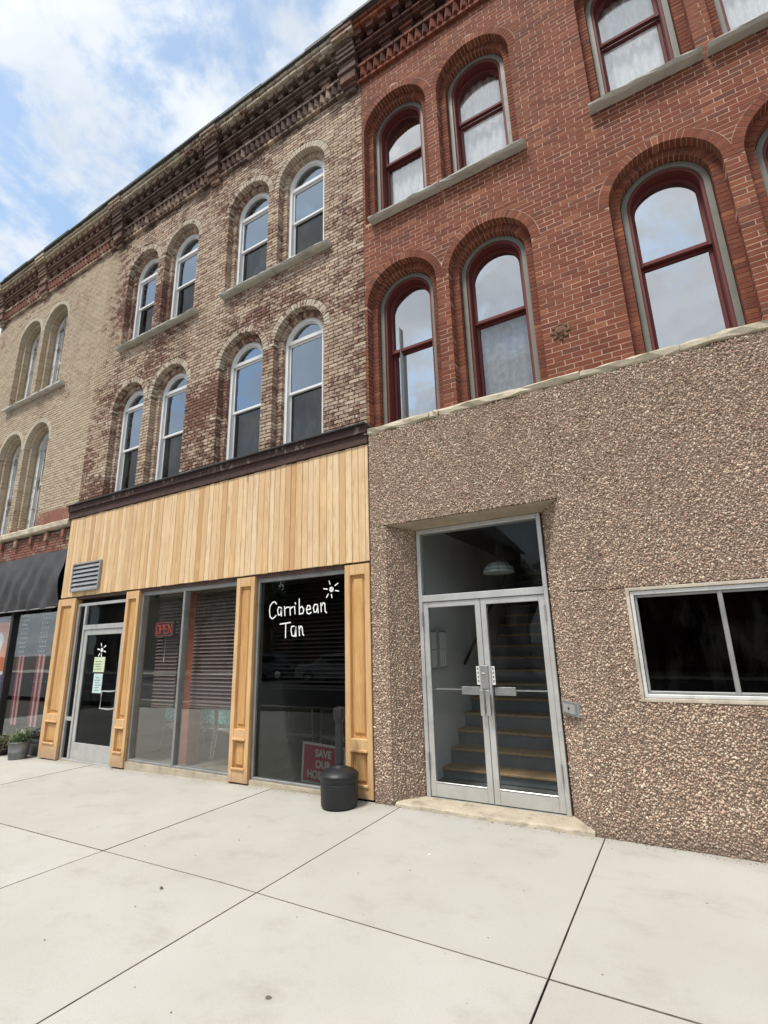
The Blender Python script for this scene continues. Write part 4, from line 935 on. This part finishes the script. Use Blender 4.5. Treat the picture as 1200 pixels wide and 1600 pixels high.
# shopfront
sf = rectframe(MB(), -15.2, -10.09, .05, 2.62, .06, .16, .28, .06, .05)
for x in (-12.06, -13.7): sf.bbox(x-.045, x+.045, .15, .28, .1, 2.57)
sf = sf.build('shopfront_frame', 'black_metal', yel)
MB().box(-15.2, -10.09, .12, .3, -.3, .049).build('stall_riser', 'room_dark', sf)
for a, b in ((-12.02, -10.14), (-13.66, -12.1), (-15.15, -13.74)): MB().box(a, b, .21, .216, .10, 2.575).build('glass_pane', 'glass_shop', sf)
MB().box(-15.2, -10.09, .17, .5, 2.62, 3.55).build('lintel', 'black_metal', yel)
room(yel, -15.1, -10.15, .29, 4, -.2, 2.9, 'room_dark', 'room_dark')
def drape(x, w_, slant, lab):
    d = empty('flag_drape', (x, .3, .2), lab, 'drape', 'star and stripe drapes in the far left shop window')
    MB().box(x-w_/2, x+w_/2, .30, .31, 1.62, 2.50).build('star_field', 'star_cloth', d)
    stv = MB()
    for i in range(3):
        for k in range(9):
            sxx = x-w_/2+w_*(i+.5)/3+(.02 if k % 2 else -.02); sz = 1.69+k*.09
            P = [(sxx+(.018 if j % 2 == 0 else .008)*math.cos(PI/2+j*PI/5), sz+(.018 if j % 2 == 0 else .008)*math.sin(PI/2+j*PI/5)) for j in range(10)]; stv.prism(P, .296, .2985)
    stv.build('stars', 'poster_white', d)
    for j in range(4):
        a = x-w_/2+w_*j/4; b = a+w_/4; MB().prism([(a+slant, .30), (b+slant, .30), (b, 1.615), (a, 1.615)], .300+.003*(j % 2), .308+.003*(j % 2)).build('stripe', 'stripe_pink' if j % 2 else 'stripe_wine', d)
drape(-11.02, .30, .0, 'star and stripe drape beside the pine pilaster in the left shop'); drape(-11.80, .26, .05, 'star and stripe drape just right of the black mullion in left shop'); drape(-12.26, .20, 0, 'star and stripe drape just left of the black mullion in left shop')
ps = empty('orange_poster', (-12.75, .24, 1.2), 'orange and purple poster with white shapes in far left shop window', 'poster')
MB().box(-13.35, -12.30, .235, .24, 1.28, 2.30).build('sheet', 'poster_orange', ps); MB().box(-13.35, -12.30, .234, .24, .98, 1.28).build('lower_band', 'poster_purple', ps)
MB().prism([(-13.0+.0, 2.3), (-13.0, 2.36), (-12.75, 2.42), (-12.5, 2.37), (-12.38, 2.3)][::-1], .234, .24).build('upper_shape', 'poster_purple', ps)
for cx_, cz, s in ((-12.62, 1.86, .26), (-12.9, 1.5, .24)):
    MB().prism([(cx_+s*.5*math.cos(a)*(1+.25*math.sin(3*a)), cz+s*.95*math.sin(a)) for a in [j*2*PI/18 for j in range(18)]], .230, .2335).build('white_shape', 'poster_white', ps)
MB().box(-13.35, -12.30, .231, .2335, 1.24, 1.30).build('white_line', 'poster_white', ps)
# flower pots
def foliage(mb, cx, cy, cz, R, n, s, squash=.7):
    for _ in range(n):
        v = Vector(rng.normal(size=3)); v.normalize(); v *= R*random.random()**.4; c = Vector((cx+v.x, cy+v.y, cz+abs(v.z)*squash))
        d = Vector(rng.normal(size=3)).normalized(); e = d.cross(Vector((0,0,1))).normalized() if abs(d.z) < .95 else Vector((1,0,0)); L = s*random.uniform(.6, 1.3)
        mb.add([c, c+d*L*.5+e*L*.25, c+d*L, c+d*L*.5-e*L*.25], [(0,1,2,3)])
px, py, pz = -10.42, -.14, zg(-10.42)
ft = empty('flower_pot', (px, py, pz), 'round grey metal pot of green plants standing beside the pine pilaster', 'flower pot')
MB().lathe(px, py, [(.135,pz),(.14,pz+.01),(.150,pz+.12),(.155,pz+.125),(.150,pz+.13),(.168,pz+.27),(.176,pz+.272),(.176,pz+.285),(.165,pz+.287),(.155,pz+.25),(.01,pz+.25)], 28).build('pot', 'galvanised', ft, smooth=True)
q = MB(); foliage(q, px, py, pz+.27, .17, 380, .05, 1.0); q.build('leaves', 'leaf', ft, kind='stuff'); q = MB(); foliage(q, px+.03, py, pz+.34, .16, 110, .05, 1.0); q.build('pale_leaves', 'leaf_pale', ft, kind='stuff')
q = MB(); foliage(q, px+.05, py-.02, pz+.42, .07, 14, .045); q.build('petals', 'petal', ft, kind='stuff')
px2, py2, pz2 = -11.25, -.05, zg(-11.25)
f2 = empty('flower_pot', (px2, py2, pz2), 'rusty brown leafy plant in a low pot at the left edge of the photo', 'flower pot')
MB().lathe(px2, py2, [(.12,pz2),(.16,pz2+.2),(.165,pz2+.21),(.15,pz2+.21),(.01,pz2+.18)], 20).build('pot', 'room_dark', f2, smooth=True)
q = MB(); foliage(q, px2, py2, pz2+.1, .26, 420, .06, 1.0); q.build('leaves', 'leaf_rust', f2, kind='stuff'); q = MB(); foliage(q, px2+.1, py2, pz2+.2, .18, 120, .05, 1.0); q.build('pale_leaves', 'leaf_pale', f2, kind='stuff')
# ================================================================== ACROSS THE STREET (seen in the glass)
def far_building(x0, x1, h, gable, mat, label, storeys, bays, y=-24.0):
    b = empty('facing_building', ((x0+x1)/2, y-4, 0), label, 'building')
    MB().box(x0, x1, y-10, y, -.1, h).build('walls', mat, b)
    if gable:
        c = (x0+x1)/2; MB().prism([(x0, h), (x1, h), (c, h+gable)], y-10, y+.02).build('gable', mat, b)
        for s in (-1, 1):
            a = x0 if s < 0 else x1; MB().add([(a+s*.4,y+.3,h-.35),(c,y+.3,h+gable+.05),(c,y-10,h+gable+.05),(a+s*.4,y-10,h-.35),(a+s*.4,y+.3,h-.15),(c,y+.3,h+gable+.3),(c,y-10,h+gable+.3),(a+s*.4,y-10,h-.15)],
                [(0,1,2,3),(4,7,6,5),(0,4,5,1),(3,2,6,7),(0,3,7,4)]).build('roof_slope', 'far_roof', b)
    else: MB().box(x0-.2, x1+.2, y-.2, y+.25, h, h+.5).build('parapet', 'far_stone', b)
    for k in range(storeys):
        for j in range(bays):
            c = x0+(x1-x0)*(j+.5)/bays; z0 = 1.0+k*3.4; wv = MB().box(c-.55, c+.55, y-.01, y+.06, z0, z0+1.9).build('window', 'far_stone', b); MB().box(c-.45, c+.45, y+.061, y+.07, z0+.1, z0+1.8).build('pane', 'glass_dark', wv)
far_building(-26, -10.5, 8.5, 9.0, 'far_brick', 'tall brown brick gabled building across the street mirrored in the glass', 2, 5)
far_building(-50, -27, 6.0, 0, 'far_stone', 'long pale flat-roofed building across the street mirrored in the glass', 1, 8); far_building(-4, 8, 6.2, 0, 'far_brick', 'two-storey flat brick building across the street mirrored in the glass', 2, 4)
def tree(x, y, h, R, lab):
    t_ = empty('street_tree', (x, y, 0), lab, 'tree', 'leafy street trees across the road')
    tb = MB().tube([(x,y,-.2),(x+.05,y,h*.3),(x-.1,y,h*.6)], [.28,.2,.09]);
    for k in range(6):
        a = k*1.05; tb.tube([(x,y,h*.35),(x+math.cos(a)*R*.4,y+math.sin(a)*R*.4,h*.55),(x+math.cos(a)*R*.7,y+math.sin(a)*R*.7,h*.7)], [.1,.06,.02], 5)
    tb.build('trunk', 'bark', t_)
    q = MB()
    for _ in range(34):
        v = Vector(rng.normal(size=3)).normalized()*R*random.uniform(.3, .95); foliage(q, x+v.x, y+v.y, h*.68+v.z*.75, R*.36, 60, .38, random.choice([-.8, .8]))
    q.build('crown', 'tree_leaf', t_)
tree(-31, -20.6, 9, 3.4, 'leafy tree across the road in front of the pale building'); tree(-24.5, -20.8, 7.5, 2.6, 'smaller leafy tree across the road left of the gabled building'); tree(-7.2, -21, 6.2, 1.9, 'small leafy tree across the road right of the gabled building')
def car(x, y, mat, lab):
    c = empty('parked_car', (x, y, -.15), lab, 'car'); z = -.15
    bd = MB(); P = [(-2.2,.35),(-2.22,.75),(-2.05,.92),(-1.2,.98),(-.6,1.42),(.9,1.45),(1.55,1.02),(2.1,.92),(2.2,.6),(2.15,.32)]
    V = []; n = len(P)
    for s, k in ((-.88, .93), (-.82, 1.0), (.82, 1.0), (.88, .93)):
        for a, b in P: V.append((x+a*(1 if abs(s) < .85 else .99), y+s*(1 if b < 1.0 else .86), z+(b*k if b > .5 else b)))
    F = [(i+r_*n, (i+1) % n+r_*n, (i+1) % n+(r_+1)*n, i+(r_+1)*n) for r_ in range(3) for i in range(n)]+[tuple(range(n-1, -1, -1)), tuple(range(3*n, 4*n))]
    obj('body', V, F, mat, c)
    for s in (-1, 1):
        yy = y+s*.80
        MB().prism([(x-1.05, z+.97), (x+1.35, z+.97), (x+.82, z+1.32), (x-.52, z+1.30)], min(yy, yy+s*.03), max(yy, yy+s*.03)).build('side_window', 'glass_dark', c)
        for wx in (-1.35, 1.35):
            wb = MB(); wb.lathe(0, 0, [(.05,0),(.32,0),(.34,.04),(.34,.18),(.32,.2),(.05,.2)], 20)
            V = [(x+wx+a, y+s*.72+s*c_, z+.34+b) for a, b, c_ in wb.V]; wo = obj('wheel', V, wb.F, 'rubber', c)
            wb = MB(); wb.lathe(0, 0, [(.02,0),(.2,0),(.19,.02),(.02,.03)], 12); obj('rim', [(x+wx+a, y+s*.92+s*c_, z+.34+b) for a, b, c_ in wb.V], wb.F, 'bright_metal', wo)
        MB().box(x+2.12, x+2.2, y+s*.6-.15, y+s*.6+.15, z+.66, z+.80).build('headlight', 'sign_white', c); MB().box(x-2.23, x-2.17, y+s*.62-.12, y+s*.62+.12, z+.68, z+.82).build('tail_light', 'sign_maroon', c)
car(-14.4, -15.2, 'car_white', 'white parked car across the road mirrored in the black glass'); car(-21, -17.4, 'car_grey', 'dark grey parked car across the road further left')
